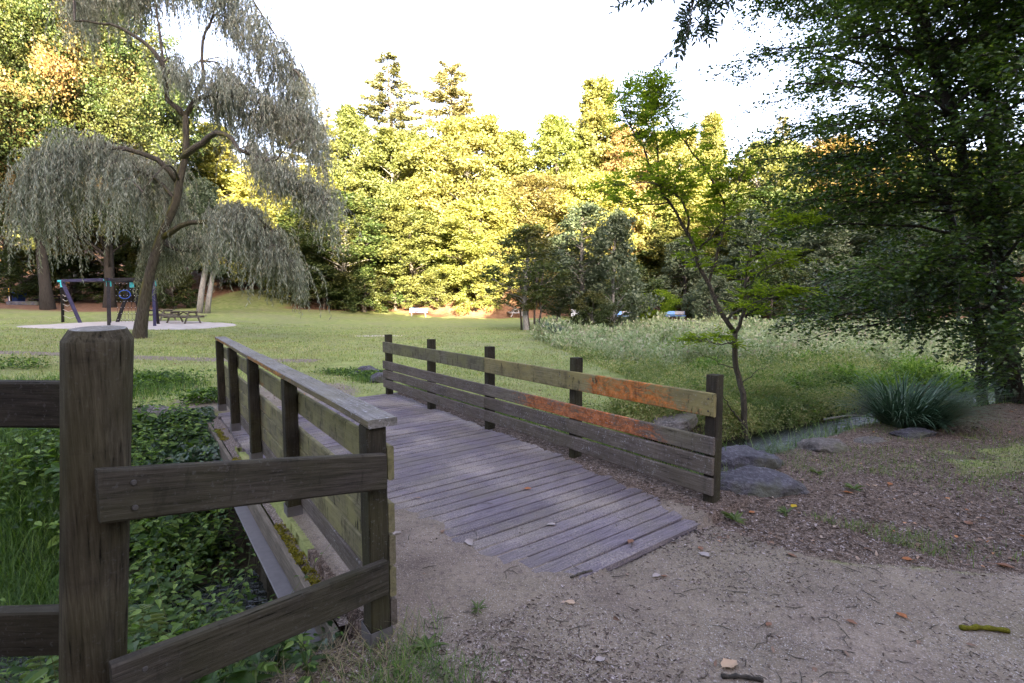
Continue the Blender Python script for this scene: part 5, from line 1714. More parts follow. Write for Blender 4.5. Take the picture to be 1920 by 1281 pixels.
    for cu, cv, sx, nn, hh in ((285, 728, .8, 1300, .25), (385, 760, .35, 600, .22), (190, 745, .8, 700, .3), (30, 700, .7, 500, .25), (690, 712, .35, 420, .16), (640, 704, .4, 260, .1), (440, 742, .25, 160, .12)):
        c = on(cu, cv, -.05)
        X = c[0] + r.normal(size=nn) * sx * .6; Y = c[1] + r.normal(size=nn) * sx * .4
        P = np.stack([X, Y, ground_z(X, Y) + hh * r.uniform(.1, 1, nn)], -1)
        leaves(wd, P, norm(rand_dir(r, nn) * [1, 1, .4]), norm([0, 0, 1] + r.normal(size=(nn, 3)) * .5), r.uniform(.05, .10, nn), r.uniform(.03, .055, nn), 'leaf')
    # brighter weeds under the open railing and by the boulders
    for s0_, s1_, ta, tb, nn, hh in ((3.0, 8.5, T_R + .1, T_R + .45, 2600, .12), (4.4, 5.6, 4.2, 5.6, 900, .15)):
        s_ = r.uniform(s0_, s1_, nn); t_ = r.uniform(ta, tb, nn); X, Y = xy(s_, t_)
        P = np.stack([X, Y, np.maximum(ground_z(X, Y), -.3) + hh * r.uniform(0, 1, nn)], -1)
        leaves(wd, P, norm(rand_dir(r, nn) * [1, 1, .4]), norm([0, 0, 1] + r.normal(size=(nn, 3)) * .5), r.uniform(.03, .06, nn), r.uniform(.015, .03, nn), 'leaf')
    tag(link('weeds', wd.mesh('weeds', M['nettle'])), 'low leafy weeds on the ditch rims and under the open railing', 'weeds', kind='stuff')
gully_plants()

def dandelions():
    "rosettes of toothed leaves"
    r = R(64)
    first = True
    spots = [(-.40, 2.22, .075, 'leafy weed rosette against the foot of the nearest bridge post'), (-.18, 2.52, .05, 'small leafy weed in the sand right of the nearest bridge post'),
             (1.72, 3.72, .09, 'dandelion rosette in front of the end post of the lichened railing'), (2.15, 3.78, .07, 'smaller dandelion rosette in the litter near the big boulder'),
             (3.0, 4.25, .075, 'dandelion rosette in the litter right of the big boulder'), (2.95, 4.7, .07, 'dandelion rosette behind another, near the low brown rock')]
    for X, Y, L, lb in spots:
        mb = MB()
        n = 16
        az = r.uniform(0, 6.28, n)
        D = np.stack([np.cos(az), np.sin(az), r.uniform(.05, .8, n)], -1)
        P = np.tile([0, 0, .01], (n, 1)) + D * .01
        ll = L * r.uniform(.7, 1.3, n)
        leaves(mb, P, D, norm([0, 0, 1] + r.normal(size=(n, 3)) * .3), ll, ll * .3, 'nettle')
        o = link('dandelion', mb.mesh('dandelion', M['bracken']), None, (X, Y, gz(X, Y)))
        tag(o, lb, 'plant')
dandelions()

def ferns():
    r = R(65)
    for X, Y, z, L, rz, lb in ((-2.1, 2.2, -.05, 1.15, 1.2, 'fern with pale fronds at the left edge, between the fence rails'), (-2.75, 2.9, .1, .95, 0, 'smaller fern behind the log post, under the upper rail'), (-2.0, 3.3, -.3, .75, -.6, 'fern in the ditch just right of the log post')):
        mb = MB()
        for k in range(7):
            az = rz + r.uniform(-1.9, 1.9)
            d = np.array([math.cos(az), math.sin(az), 0]); side = np.array([-d[1], d[0], 0])
            n = 26
            q = np.linspace(.08, 1, n)
            Ps = d * (L * .75 * q)[:, None] + np.stack([0 * q, 0 * q, L * (1.0 * q - .75 * q ** 2.2)], -1)
            mb.tube(Ps[::5], np.linspace(.003, .001, len(Ps[::5])), 3, cap=False)
            w = L * .26 * np.sin(np.pi * np.clip(q, 0, 1) ** .8) * 1.0 + .01
            for sg in (-1, 1):
                for sub in range(3):
                    f = sub / 3
                    leaves(mb, Ps + side * sg * (w * f)[:, None] + [0, 0, 0], side * sg + d * .35 + [0, 0, -.2], np.array([0, 0, 1.0]) + d * .3, w * .42, w * .18 + .004, 'leaf')
        o = link('fern', mb.mesh('fern', M['bracken']), None, (X, Y, gz(X, Y) + .05))
        tag(o, lb, 'fern')
ferns()

# ------------------------------------------------------------------ sedge tussocks
def tussock(X, Y, n, L, spread, label, mat='sedge', bias=(0, 0), seed=1, W=.007, cat='tussock', lean=(.25, .75), droop=(.5, .9), name='sedge_tussock'):
    r = R(seed); mb = MB()
    a = r.uniform(0, 6.28, n); rr_ = spread * np.sqrt(r.uniform(0, 1, n))
    P = np.stack([rr_ * np.cos(a), rr_ * np.sin(a), ground_z(X + rr_ * np.cos(a), Y + rr_ * np.sin(a)) - gz(X, Y) - .02], -1)
    az = np.arctan2(np.sin(a) + bias[1] + r.normal(size=n) * .35, np.cos(a) + bias[0] + r.normal(size=n) * .35)
    blades(mb, P, L * r.uniform(.6, 1.15, n), W * r.uniform(.7, 1.3, n), r.uniform(*lean, n), az, segs=7, droop=r.uniform(*droop, n))
    o = link(name, mb.mesh(name, M[mat]), None, (X, Y, gz(X, Y)))
    return tag(o, label, cat)
tussock(5.4, 6.65, 1200, .98, .30, 'big blue-green sedge tussock arching over the litter beside the stream', bias=(.55, -.25), seed=2, W=.022, lean=(.4, 1.1), droop=(.35, .7))
tussock(2.75, 5.75, 500, .6, .2, 'sedge tussock behind the boulders, its blades bent over them', bias=(.4, -.9), seed=3, lean=(.4, 1.0))
tussock(3.3, 6.6, 450, .55, .25, 'sedge tussock on the stream bank below the young ash', bias=(.3, -.3), seed=4)
tussock(2.15, 5.35, 260, .5, .14, 'small sedge tuft wedged behind the end post and boulder', bias=(.5, -.4), seed=5)
p = on(1035, 640, -.1)
tussock(float(p[0]), float(p[1]), 900, 1.15, .35, 'large dark grass tussock at the corner of the meadow by the alder stems', seed=6, W=.022, lean=(.05, .5), droop=(.5, .8), name='grass_tussock')
tussock(float(p[0]) + .3, float(p[1]) - .4, 500, .75, .35, 'straw-brown grass tussock in front of the dark one by the alder stems', mat='strawgrass', seed=7, W=.018, lean=(.05, .4), droop=(.2, .5), name='grass_tussock')
for k, (u, v, lb) in enumerate(((1120, 622, 'grass tussock left of the round fire bowl'), (1195, 615, 'grass tussock right below the round fire bowl'), (1285, 618, 'light green grass tussock below the farther blue bench'), (1345, 622, 'grass tussock right of the farther blue bench'))):
    p = on(u, v, -.05)
    tussock(float(p[0]), float(p[1]), 420, .9, .4, lb, mat='grassy' if k > 1 else 'sedge', seed=10 + k, W=.03, lean=(.05, .6), name='grass_tussock')

# ------------------------------------------------------------------ the overgrown meadow
def meadow():
    r = R(71)
    X, Y = wedge(r, 52000, 6.3, 41, u0=1010, u1=2150, power=1.25)
    s, t, e, far, ib = masks(X, Y)
    ok = (X > meadow_edge(Y) + .25 * r.normal(size=len(X))) & (s > 4.5) & ((Y < 38) | (r.uniform(size=len(X)) < .4))
    ok &= ~((s < 4.75) & (t < 11))
    X, Y = X[ok], Y[ok]
    # the plants grow in clumps with dark gaps between them
    n = len(X)
    C = r.choice(n, n // 26, replace=False)
    CX, CY, CH = X[C], Y[C], r.uniform(.55, 1.35, len(C))
    spread = np.where(CY > 16, .36, .20) * r.uniform(.7, 1.4, len(C))
    I0 = r.randint(0, len(C), n)
    gx, gy = r.normal(size=n), r.normal(size=n)
    loose = r.uniform(size=n) < .22
    X = np.where(loose, X, CX[I0] + gx * spread[I0]); Y = np.where(loose, Y, CY[I0] + gy * spread[I0])
    dome = np.where(loose, .6, CH[I0] * (1.1 - .28 * np.minimum(np.hypot(gx, gy), 2.2)))
    s, t, e, far, ib = masks(X, Y)
    ok = (X > meadow_edge(Y) - .1) & (s > 4.7)
    X, Y, dome = X[ok], Y[ok], dome[ok]
    Z = ground_z(X, Y)
    n = len(X)
    nz = vnoise(X, Y, 2.6, 21) + .5 * vnoise(X, Y, .9, 22)
    kind_ = np.where(Y + 2.5 * nz > 15.5, 0, 1)        # 0 plumes, 1 golden herbs
    kind_ = np.where((nz > .62) | ((Y < 9.5) & (r.uniform(size=n) < .35)), 2, kind_)   # 2 green grass
    H = np.where(kind_ == 0, r.uniform(.45, .95, n), np.where(kind_ == 1, r.uniform(.3, .7, n), r.uniform(.35, .8, n)))
    H *= dome * (1 + .3 * vnoise(X, Y, 1.1, 23)) * np.interp(X - meadow_edge(Y), [0, 1.5], [.5, 1])
    for kk, mt, nm, lb in ((0, 'plume', 'plume_grass', 'pale feathery seeding plants covering the far part of the meadow'), (1, 'goldveg', 'meadow_herbs', 'low golden-green herbs in the near part of the meadow'), (2, 'grassy', 'meadow_grass', 'patches of greener grass in the meadow')):
        m = kind_ == kk
        mb = MB()
        x, y, z, h = X[m], Y[m], Z[m], H[m]; q = len(x)
        sc = np.clip(y / 12, .7, 2.6)
        for rep in range(3 if kk != 1 else 2):
            xo, yo = x + r.normal(size=q) * .1, y + r.normal(size=q) * .1
            blades(mb, np.stack([xo, yo, z], -1), h * r.uniform(.6, 1.05, q), .008 * sc * r.uniform(.7, 1.4, q), r.uniform(0, .45, q), r.uniform(0, 6.28, q), segs=3, droop=r.uniform(.05, .5, q))
        nl = 9 if kk == 0 else (10 if kk == 1 else 3)
        I = np.repeat(np.arange(q), nl); c = len(I)
        if kk == 0:
            f = r.uniform(.55, 1.1, c); sp = .10
            L = r.uniform(.05, .13, c) * sc[I]; Wd = L * .45
        else:
            f = r.uniform(.25, 1.05, c); sp = .11
            L = r.uniform(.03, .085, c) * sc[I]; Wd = L * .42
        P = np.stack([x[I] + r.normal(size=c) * sp, y[I] + r.normal(size=c) * sp, z[I] + h[I] * f], -1)
        leaves(mb, P, norm(rand_dir(r, c) + [0, 0, .7]), rand_dir(r, c), L, Wd, 'quad')
        tag(link(nm, mb.mesh(nm, M[mt])), lb, 'meadow plants', kind='stuff')
    # herbs overhanging the stream on its far bank
    mb = MB()
    n = 5200
    t_ = r.uniform(5.6, 12.5, n)
    fs = np.interp(t_, [5, 6.5, 8, 10, 14], [5.0, 4.9, 4.7, 4.4, 4.2])
    s_ = fs + r.normal(size=n) * .16 - .1
    x, y = xy(s_, t_); z = np.maximum(ground_z(x, y), -.62)
    h = r.uniform(.12, .42, n)
    blades(mb, np.stack([x, y, z], -1), h, .007, r.uniform(.2, 1, n), r.uniform(0, 6.28, n), segs=3, droop=.6)
    I = np.repeat(np.arange(n), 5); c = len(I)
    P = np.stack([x[I] + r.normal(size=c) * .07, y[I] + r.normal(size=c) * .07, z[I] + h[I] * r.uniform(.2, 1, c)], -1)
    leaves(mb, P, rand_dir(r, c), rand_dir(r, c), r.uniform(.03, .06, c), r.uniform(.015, .03, c), 'leaf')
    # leafy green clumps rising out of the meadow
    cl = MB()
    for (u, v, w, h) in ((1435, 748, .55, .5), (1490, 735, .5, .45), (1330, 700, .5, .4), (1575, 722, .7, .5), (1650, 735, .6, .5), (1720, 715, .7, .6), (1290, 680, .6, .35), (1520, 690, .8, .45), (1220, 665, .7, .35), (1400, 672, .8, .45), (1620, 685, .9, .5), (1800, 720, .7, .5), (1350, 648, 1.0, .5), (1500, 650, 1.1, .5)):
        c0 = on(u, v, -.45); n = int(1500 * w)
        ud = rand_dir(r, n); ud[:, 2] = abs(ud[:, 2])
        P = np.array([c0[0], c0[1], gz(c0[0], c0[1])]) + ud * [w, w * .7, h] * (r.uniform(.4, 1.05, n) ** .5)[:, None] * (1 + .25 * r.normal(size=n))[:, None]
        k_ = np.clip(c0[1] / 10, .8, 2)
        leaves(cl, P, norm(ud + rand_dir(r, n)), norm(rand_dir(r, n) + [0, 0, .8]), r.uniform(.06, .13, n) * k_, r.uniform(.02, .045, n) * k_, 'quad')
        q = n // 4
        az = r.uniform(0, 6.28, q); rr_ = w * .5 * r.uniform(0, 1, q)
        x = c0[0] + rr_ * np.cos(az); y = c0[1] + rr_ * np.sin(az)
        blades(cl, np.stack([x, y, ground_z(x, y)], -1), h * r.uniform(.7, 1.5, q), .010 * k_, r.uniform(.1, .6, q), az, segs=4, droop=.6)
    tag(link('green_clumps', cl.mesh('green_clumps', M['grassy'])), 'leafy green clumps of herbs standing out of the meadow', 'meadow plants', kind='stuff')
    # sedges and grasses leaning over the near bank of the stream
    n = 1300
    t_ = r.uniform(4.3, 12.5, n)
    s_ = np.interp(t_, [4, 8, 11, 15], [3.05, 2.95, 2.3, 1.3]) + r.normal(size=n) * .22
    x, y = xy(s_, t_)
    bl = MB()
    blades(bl, np.stack([x, y, ground_z(x, y)], -1), r.uniform(.2, .6, n), .008, r.uniform(.2, 1.1, n), r.uniform(0, 6.28, n), segs=5, droop=r.uniform(.3, .8, n))
    tag(link('bank_sedge', bl.mesh('bank_sedge', M['ditchgrass'])), 'loose sedge and grass leaning over the near bank of the stream', 'grass', kind='stuff')
    # round herb cushion on the far bank, right of the ash trunk
    n = 3800; c0 = on(1440, 745, -.3)
    u = rand_dir(r, n); u[:, 2] = abs(u[:, 2])
    P = np.array([c0[0], c0[1], gz(c0[0], c0[1])]) + u * [.75, .5, .55] * (r.uniform(.5, 1, n) ** .4)[:, None]
    leaves(mb, P, norm(u + rand_dir(r, n)), rand_dir(r, n), r.uniform(.03, .07, n), r.uniform(.012, .022, n), 'quad')
    tag(link('bank_herbs', mb.mesh('bank_herbs', M['goldveg'])), 'herbs overhanging the stream on its far bank', 'plants', kind='stuff')
    # green weeds under the big dark tree
    mb = MB()
    n = 9000
    x = r.uniform(5.4, 14, n); y = r.uniform(7.2, 12.5, n)
    s, t, e, far, ib = masks(x, y)
    ok = (np.abs(s - np.interp(t, [8, 11, 16], [3.85, 3.3, 2.6])) > .35) & (vnoise(x, y, .6, 5) > -.3) & ((s > 2.6) | (y > 9))
    x, y = x[ok], y[ok]; n = len(x)
    P = np.stack([x, y, ground_z(x, y) + r.uniform(0, .45, n) * (1 + .5 * vnoise(x, y, 1., 6))], -1)
    leaves(mb, P, norm(rand_dir(r, n) * [1, 1, .5]), norm([0, 0, 1] + r.normal(size=(n, 3)) * .5), r.uniform(.04, .09, n), r.uniform(.02, .045, n), 'leaf')
    tag(link('undergrowth', mb.mesh('undergrowth', M['nettle'])), 'green undergrowth below the boughs of the big dark tree', 'undergrowth', kind='stuff')
meadow()

# dead branch lying across the stream
mb = MB()
a, b = on(1545, 787, -.5), on(1640, 782, -.5)
mb.tube(spline([a, (a + b) / 2 + [0, 0, .05], b], 8), np.linspace(.022, .01, 8), 6)
tag(link('fallen_branch', mb.mesh('fallen_branch', M['palebark'], True)), 'bare dead branch lying across the stream in front of the meadow', 'branch')

# ------------------------------------------------------------------ litter, chips, twigs
def litter():
    r = R(81)
    cp = NT('litter_chips')
    c = cp.ramp(cp.island(), [(0, (.035, .026, .02)), (.35, (.09, .065, .05)), (.6, (.19, .15, .13)), (.85, (.33, .28, .26)), (1, (.42, .37, .36))])
    cp.bsdf(c, .85, .25)
    mb = MB()
    X, Y = wedge(r, 130000, 1.7, 9.5, u0=420, u1=2050, power=1.5)
    s, t, e, far, ib = masks(X, Y)
    right_edge = np.interp(X, [0, 1.3, 2.2, 4.5, 8, 14], [4.3, 3.45, 3.1, 2.75, 2.2, 1.5])
    z = ground_z(X, Y)
    on_sand = (Y < right_edge + .1)
    dens = np.where(on_sand, .05, .95)
    clump = 1.1 * np.exp(-((X - .1) ** 2 / .4 + (Y - 1.95) ** 2 / .25)) + .6 * np.exp(-((X + .15) ** 2 / .15 + (Y - 2.7) ** 2 / .2)) + .6 * np.exp(-((X - 1.3) ** 2 / .2 + (Y - 2.95) ** 2 / .07)) + .7 * np.exp(-((X + .05) ** 2 / .1 + (Y - 1.75) ** 2 / .06)) + np.clip(vnoise(X, Y, .3, 13) - .45, 0, 1)
    dens = np.where(on_sand, dens + clump * .6 + .5 * np.exp(-(right_edge - Y) / .16) , dens)
    strip_ = (t > T_R - .45 + .0 * s) & (t < T_R + .3) & (s > 2) & (s < 8.6)
    dens = np.where(strip_, np.clip((t - (T_R - .45)) * 3, .05, .9), dens)
    deck = (t > T_L) & (t < T_R - .45) & (s > S0) & (s < S1)
    dens = np.where(deck, .045 + .05 * (s > 5.5), dens)
    dens = np.where((t < T_L) & (s > 1.5) & (z > -.3), .5, dens)
    ok = (r.uniform(size=len(X)) < dens) & ((s < e + .8) | deck | strip_) & (z > -.4)
    X, Y, s, t, deck = X[ok], Y[ok], s[ok], t[ok], deck[ok]
    z = ground_z(X, Y)
    z = np.where((t > T_L) & (t < T_R + .12) & (s > S0) & (s < S1), np.maximum(z, .002), z)
    n = len(X)
    P = np.stack([X, Y, z + .003], -1)
    L = np.where(Y < 3.2, .7, 1.0) * r.uniform(.008, .03, n) * np.where(r.uniform(size=n) < .06, 1.8, 1) * np.where(deck, .6, 1)
    tilt = np.where(deck, .12, .45)
    leaves(mb, P, norm(rand_dir(r, n) * [1, 1, .12]), norm([0, 0, 1] + r.normal(size=(n, 3)) * tilt[:, None]), L, L * r.uniform(.12, .5, n), 'leaf')
    tag(link('leaf_litter', mb.mesh('leaf_litter', cp.m)), 'bark chips and broken leaf litter strewn over path, deck and bank', 'litter', kind='stuff')
    # whole and half dead leaves lying in drifts
    X, Y = wedge(r, 9000, 1.8, 9.0, u0=600, u1=2050, power=1.4)
    s, t, e, far, ib = masks(X, Y)
    right_edge = np.interp(X, [0, 1.3, 2.2, 4.5, 8, 14], [4.3, 3.45, 3.1, 2.75, 2.2, 1.5])
    d_ = np.where(Y > right_edge, .25 + .5 * np.clip(vnoise(X, Y, .7, 51), 0, 1), .012)
    ok = (r.uniform(size=len(X)) < d_) & (s < e + .4) & ~((t < T_R + .1) & (s > S0 - .1)) & (X > -.7)
    X, Y = X[ok], Y[ok]; n = len(X)
    mb = MB()
    P = np.stack([X, Y, ground_z(X, Y) + .006], -1)
    L = r.uniform(.02, .05, n)
    leaves(mb, P, norm(rand_dir(r, n) * [1, 1, .25]), norm([0, 0, 1] + r.normal(size=(n, 3)) * .4), L, L * r.uniform(.35, .7, n), 'nettle')
    tag(link('dead_leaves', mb.mesh('dead_leaves', M['deadleaf'])), 'drifts of brown and tan dead leaves on the bank at the right', 'leaves', kind='stuff')
    # grit on the sandy path
    gp = NT('grit')
    c = gp.ramp(gp.island(), [(0, (.12, .10, .08)), (.5, (.30, .27, .23)), (1, (.50, .47, .44))])
    gp.bsdf(c, .85, .25)
    mb = MB()
    X, Y = wedge(r, 52000, 1.6, 4.3, u0=560, u1=2000, power=1.9)
    right_edge = np.interp(X, [0, 1.3, 2.2, 4.5, 8, 14], [4.3, 3.45, 3.1, 2.75, 2.2, 1.5])
    s, t, e, far, ib = masks(X, Y)
    z = ground_z(X, Y)
    ok = (Y < right_edge + .2) & (X > -.75) & (z > -.02) & (vnoise(X, Y, .2, 15) + r.uniform(-.8, .8, len(X)) > .0)
    X, Y, z = X[ok], Y[ok], z[ok]; n = len(X)
    P = np.stack([X, Y, z + .001], -1)
    L = r.uniform(.003, .008, n)
    O = np.array([[1, 0, 0], [0, 1, 0], [-1, 0, 0], [0, -1, 0], [0, 0, .8]]) * .5
    Vv = P[:, None] + O[None] * L[:, None, None] * r.uniform(.7, 1.3, (n, 5, 1))
    off = np.arange(n)[:, None] * 5
    fs = np.concatenate([off + np.array([[a_, b_, 4]]) for a_, b_ in ((0, 1), (1, 2), (2, 3), (3, 0))])
    mb.add(Vv.reshape(-1, 3), fs)
    tag(link('grit', mb.mesh('grit', gp.m)), 'fine pale grit and pebbles on the sandy path', 'grit', kind='stuff')
    # twigs
    mb = MB()
    for k in range(420):
        Y = 1.7 + 6 * r.uniform() ** 1.6; X = r.uniform(-.3, 1.0) * Y
        s, t = st(X, Y)
        if s > 2.2 and t < T_R + .3 and s < S1: 
            if r.uniform() < .75: continue
        if s > 2.4 and t > T_R + .3: continue
        z = max(gz(X, Y), .003 if (T_L < t < T_R and S0 < s < S1) else -9)
        if z < -.1: continue
        a = r.uniform(0, 3.14); L = r.uniform(.03, .13)
        d = np.array([math.cos(a), math.sin(a), 0]) * L
        bend = np.array([-d[1], d[0], 0]) * r.uniform(-.25, .25)
        c = np.array([X, Y, z + .006])
        mb.tube([c - d / 2, c + bend, c + d / 2], [.0018, .0022, .001], 4)
    tag(link('twigs', mb.mesh('twigs', M['twig'], True)), 'thin broken twigs lying on path and litter', 'twigs', kind='stuff')
    # dry grass stalks at the ditch rim near the camera
    mb = MB(); n = 900
    X = r.uniform(-1.15, -.45, n); Y = r.uniform(1.5, 2.4, n)
    blades(mb, np.stack([X, Y, ground_z(X, Y) + .01], -1), r.uniform(.05, .22, n), r.uniform(.002, .004, n), r.uniform(.7, 1.5, n), r.uniform(0, 6.28, n), segs=3, droop=.3)
    tag(link('dry_stalks', mb.mesh('dry_stalks', M['strawgrass'])), 'dry straw stalks on the ditch rim at the bridge foot', 'straw', kind='stuff')
litter()

def fallen_leaves():
    r = R(83)
    items = [
     (1488, 951, .075, 'yellowleaf', 'bright yellow leaf on the litter in front of the big boulder'),
     (1410, 962, .06, 'orangeleaf', 'small orange-brown leaf near the dandelion by the end post'),
     (1368, 1250, .10, 'tanleaf', 'tan curled leaf at the bottom edge of the picture'),
     (1690, 1157, .06, 'orangeleaf', 'orange leaf alone on the sandy path toward the right'),
     (1597, 1170, .05, 'brownleaf', 'brown leaf on the sandy path left of the lone orange leaf'),
     (1441, 1173, .045, 'brownleaf', 'small brown leaf in the middle of the sandy path'),
     (1069, 1131, .06, 'tanleaf', 'tan leaf on the sand in front of the last plank'),
     (1183, 1018, .075, 'brownleaf', 'curled brown leaf lying on the end plank'),
     (990, 918, .07, 'orangeleaf', 'orange-brown leaf in the middle of the deck'),
     (1033, 985, .07, 'paleleaf', 'pale grey leaf on the deck near its sandy edge'),
     (790, 1083, .08, 'orangeleaf', 'orange-brown leaf beside the small weed near the bridge post'),
     (768, 1075, .07, 'paleleaf', 'pale leaf touching the orange-brown one near the bridge post'),
     (745, 1003, .075, 'paleleaf', 'pale leaf on the sand right behind the bridge post'),
     (757, 1018, .05, 'orangeleaf', 'small orange leaf close to the pale one behind the bridge post'),
     (880, 1020, .09, 'paleleaf', 'grey-green spray of dead leaves on the sandy end of the deck'),
     (1320, 1042, .085, 'paleleaf', 'large pale curled leaf on the sand right of the end plank'),
     (1313, 1030, .06, 'brownleaf', 'brown leaf next to the large pale curled leaf'),
     (1485, 1043, .06, 'brownleaf', 'brown leaf where sand meets litter, left of the grass patch'),
     (1815, 983, .09, 'brownleaf', 'brown leaf on the litter near the right edge'),
     (1668, 909, .07, 'orangeleaf', 'orange leaf on the litter below the flat pale rock'),
     (1640, 912, .06, 'tanleaf', 'tan leaf left of the orange one below the flat pale rock'),
     (1590, 925, .08, 'orangeleaf', 'rusty leaf on the litter below the low brown rock'),
     (1230, 1082, .06, 'paleleaf', 'pale leaf on the sand below the end plank'),
     (1245, 1083, .045, 'brownleaf', 'tiny brown leaf beside the pale one below the end plank'),
     (1125, 1240, .05, 'paleleaf', 'small pale leaf on the sand at bottom centre'),
     (950, 1113, .05, 'paleleaf', 'small pale leaf on the sand left of the last plank'),
     (830, 998, .05, 'brownleaf', 'brown leaf on the left sandy edge of the deck'),
     (785, 935, .05, 'brownleaf', 'brown leaf on the deck right of the nearest bridge post'),
     (1700, 1050, .06, 'orangeleaf', 'orange leaf at the edge of the right-hand grass patch'),
     (1885, 1065, .09, 'brownleaf', 'large brown leaf at the right edge of the path'),
    ]
    for u, v, L, mt, lb in items:
        p = gpix(u, v)
        s, t = st(p[0], p[1])
        if T_L < t < T_R + .1 and S0 < s < S1:
            p = on(u, v, .003)
        mb = MB()
        n = 9
        # a curled leaf blade: strip with pointed ends
        q = np.linspace(0, 1, n)
        w = np.sin(np.pi * q ** .85) * .30 + .01
        cu = r.uniform(.1, .35)
        rows = []
        for k in range(n):
            for f in (-1, -.5, 0, .5, 1):
                rows.append(((q[k] - .5) * L, f * w[k] * L + .04 * L * math.sin(k * 1.9) * abs(f), .004 + L * cu * (abs(f) ** 1.5 * .6 * w[k] * 3 + (q[k] - .5) ** 2 * .9) + r.uniform(0, .001)))
        fc = [[k * 5 + j, (k + 1) * 5 + j, (k + 1) * 5 + j + 1, k * 5 + j + 1] for k in range(n - 1) for j in range(4)]
        mb.add(rows, fc)
        mb.tube([(-.5 * L, 0, .004 + L * cu * .22), (-.72 * L, .02 * L, .006), (-.85 * L, .05 * L, .004)], [.0012, .001, .0008], 4)
        o = link('fallen_leaf', mb.mesh('fallen_leaf', M[mt], True), None, (p[0], p[1], p[2] + .002), (r.uniform(-.15, .15), r.uniform(-.15, .15), r.uniform(0, 6.28)))
        tag(o, lb, 'leaf', 'fallen leaves on path and bank')
    # mossy stick and dark stick
    for (u1, v1, u2, v2, rad, mt, lb) in ((1800, 1182, 1890, 1187, .012, 'moss', 'short moss-covered stick on the path near the right edge'), (1352, 1272, 1430, 1279, .009, 'darkbark', 'dark stick at the bottom edge below the tan leaf'), (1070, 1085, 1110, 1072, .007, 'twig', 'bent grey twig against the corner of the end plank')):
        a, b = gpix(u1, v1), gpix(u2, v2)
        mb = MB().tube(spline([a + [0, 0, rad], (a + b) / 2 + [0, .006, rad * 1.5], b + [0, 0, rad]], 14) + R(5).normal(size=(14, 3)) * rad * .12, rad * (1 + .2 * np.sin(np.arange(14) * 1.7)), 8)
        tag(link('stick', mb.mesh('stick', M[mt], True)), lb, 'stick')
fallen_leaves()

# ------------------------------------------------------------------ playground and park furniture
def beam(mb, a, b, w, h=None, mi=0):
    a = Vector(a); b = Vector(b); d = b - a; L = d.length
    q = d.to_track_quat('X', 'Z').to_matrix()
    mb.box((L, w, h or w), (a + b) / 2, q, .008, mi)

def playframe():
    Yb = 31.0
    A = at(140, 530, Yb); Bp = at(292, 545, 28.6)
    g = gz(float((A[0] + Bp[0]) / 2), 29.8)
    c = Vector(((A[0] + Bp[0]) / 2, 29.8, g))
    t = thing('climbing_frame', 'dark timber climbing and swing frame with turquoise brackets on the sandpit', 'climbing frame', c)
    H = 2.62
    def L(u, Y): 
        x = (u - 960) / F * Y
        return Vector((x, Y, 0)) - Vector((c.x, c.y, 0))
    tops = [L(122, 31.2), L(208, 29.6), L(251, 31.6), L(292, 28.9)]
    feet = [(L(118, 32.2), L(151, 30.4)), (L(206, 30.6), L(204, 28.6)), (L(220, 31.4), L(268, 32.6)), (L(290, 27.6), L(297, 30.2))]
    for k, (tp, (f1, f2)) in enumerate(zip(tops, feet)):
        for q, f in enumerate((f1, f2)):
            mb = MB()
            zf = gz(c.x + f.x, c.y + f.y) - g - .05
            beam(mb, (f.x, f.y, zf), (tp.x, tp.y, H - .05), .15)
            link('leg', mb.mesh('leg', M['purplewood'] if (k, q) in ((0, 1), (1, 0), (3, 0)) else M['darkwood']), t)
        mb = MB()
        mb.box((.42, .19, .12), (tp.x, tp.y, H - .02), None, .01)
        mb.box((.17, .19, .36), (tp.x + .02, tp.y, H - .22), None, .01)
        link('bracket', mb.mesh('bracket', M['turquoise']), t)
    for i, j in ((0, 1), (1, 3), (2, 1), (2, 3), (0, 2)):
        a, b = tops[i], tops[j]
        e = (b - a).normalized() * .25
        mb = MB()
        beam(mb, (a.x - e.x, a.y - e.y, H + .0 + .002 * i), (b.x + e.x, b.y + e.y, H + .0 + .002 * i), .15, .17)
        link('top_beam', mb.mesh('top_beam', M['purplewood'] if i == 0 and j == 1 else M['darkwood']), t)
    # ropes: ladder between the first pair of legs, and a net with pale knots in the middle
    mb = MB()
    a0, a1 = feet[0]; tp = tops[0]
    for z in (.45, .85, 1.2, 1.5, 1.8):
        f = z / H
        p = a0.lerp(tp, f); q = a1.lerp(tp, f)
        m_ = (p + q) / 2
        mb.tube([(p.x, p.y, z), (m_.x, m_.y, z - .16), (q.x, q.y, z)], [.018] * 3, 5)
    link('rope', mb.mesh('rope', M['rope'], True), t)
    n1, n2 = L(222, 30), L(262, 30)
    net = MB(); kn = MB()
    for i in range(7):
        f = i / 6
        x = n1.x + (n2.x - n1.x) * f
        net.tube([(x, .2, .1), (x, .2, H - .1)], [.010] * 2, 4)
        for j in range(7):
            z = .25 + j * .36
            if i < 6: net.tube([(x, .2, z), (x + (n2.x - n1.x) / 12, .22, z - .05), (x + (n2.x - n1.x) / 6, .2, z)], [.009] * 3, 4)
            kn.box((.035, .035, .035), (x, .2, z), None, .012)
    net.n
    link('climbing_net', net.mesh('climbing_net', M['darkwood']), t)
    ko = link('net_knots', kn.mesh('net_knots', M['white']), t); ko['kind'] = 'stuff'
    hoop = MB()
    th = np.linspace(0, 2 * np.pi, 25)
    hc = L(236, 29.6)
    hoop.tube([(hc.x + .34 * math.cos(a_), hc.y + .05, 1.75 + .25 * math.sin(a_)) for a_ in th], [.022] * 25, 6)
    link('hoop', hoop.mesh('hoop', M['bluerope'], True), t)
playframe()

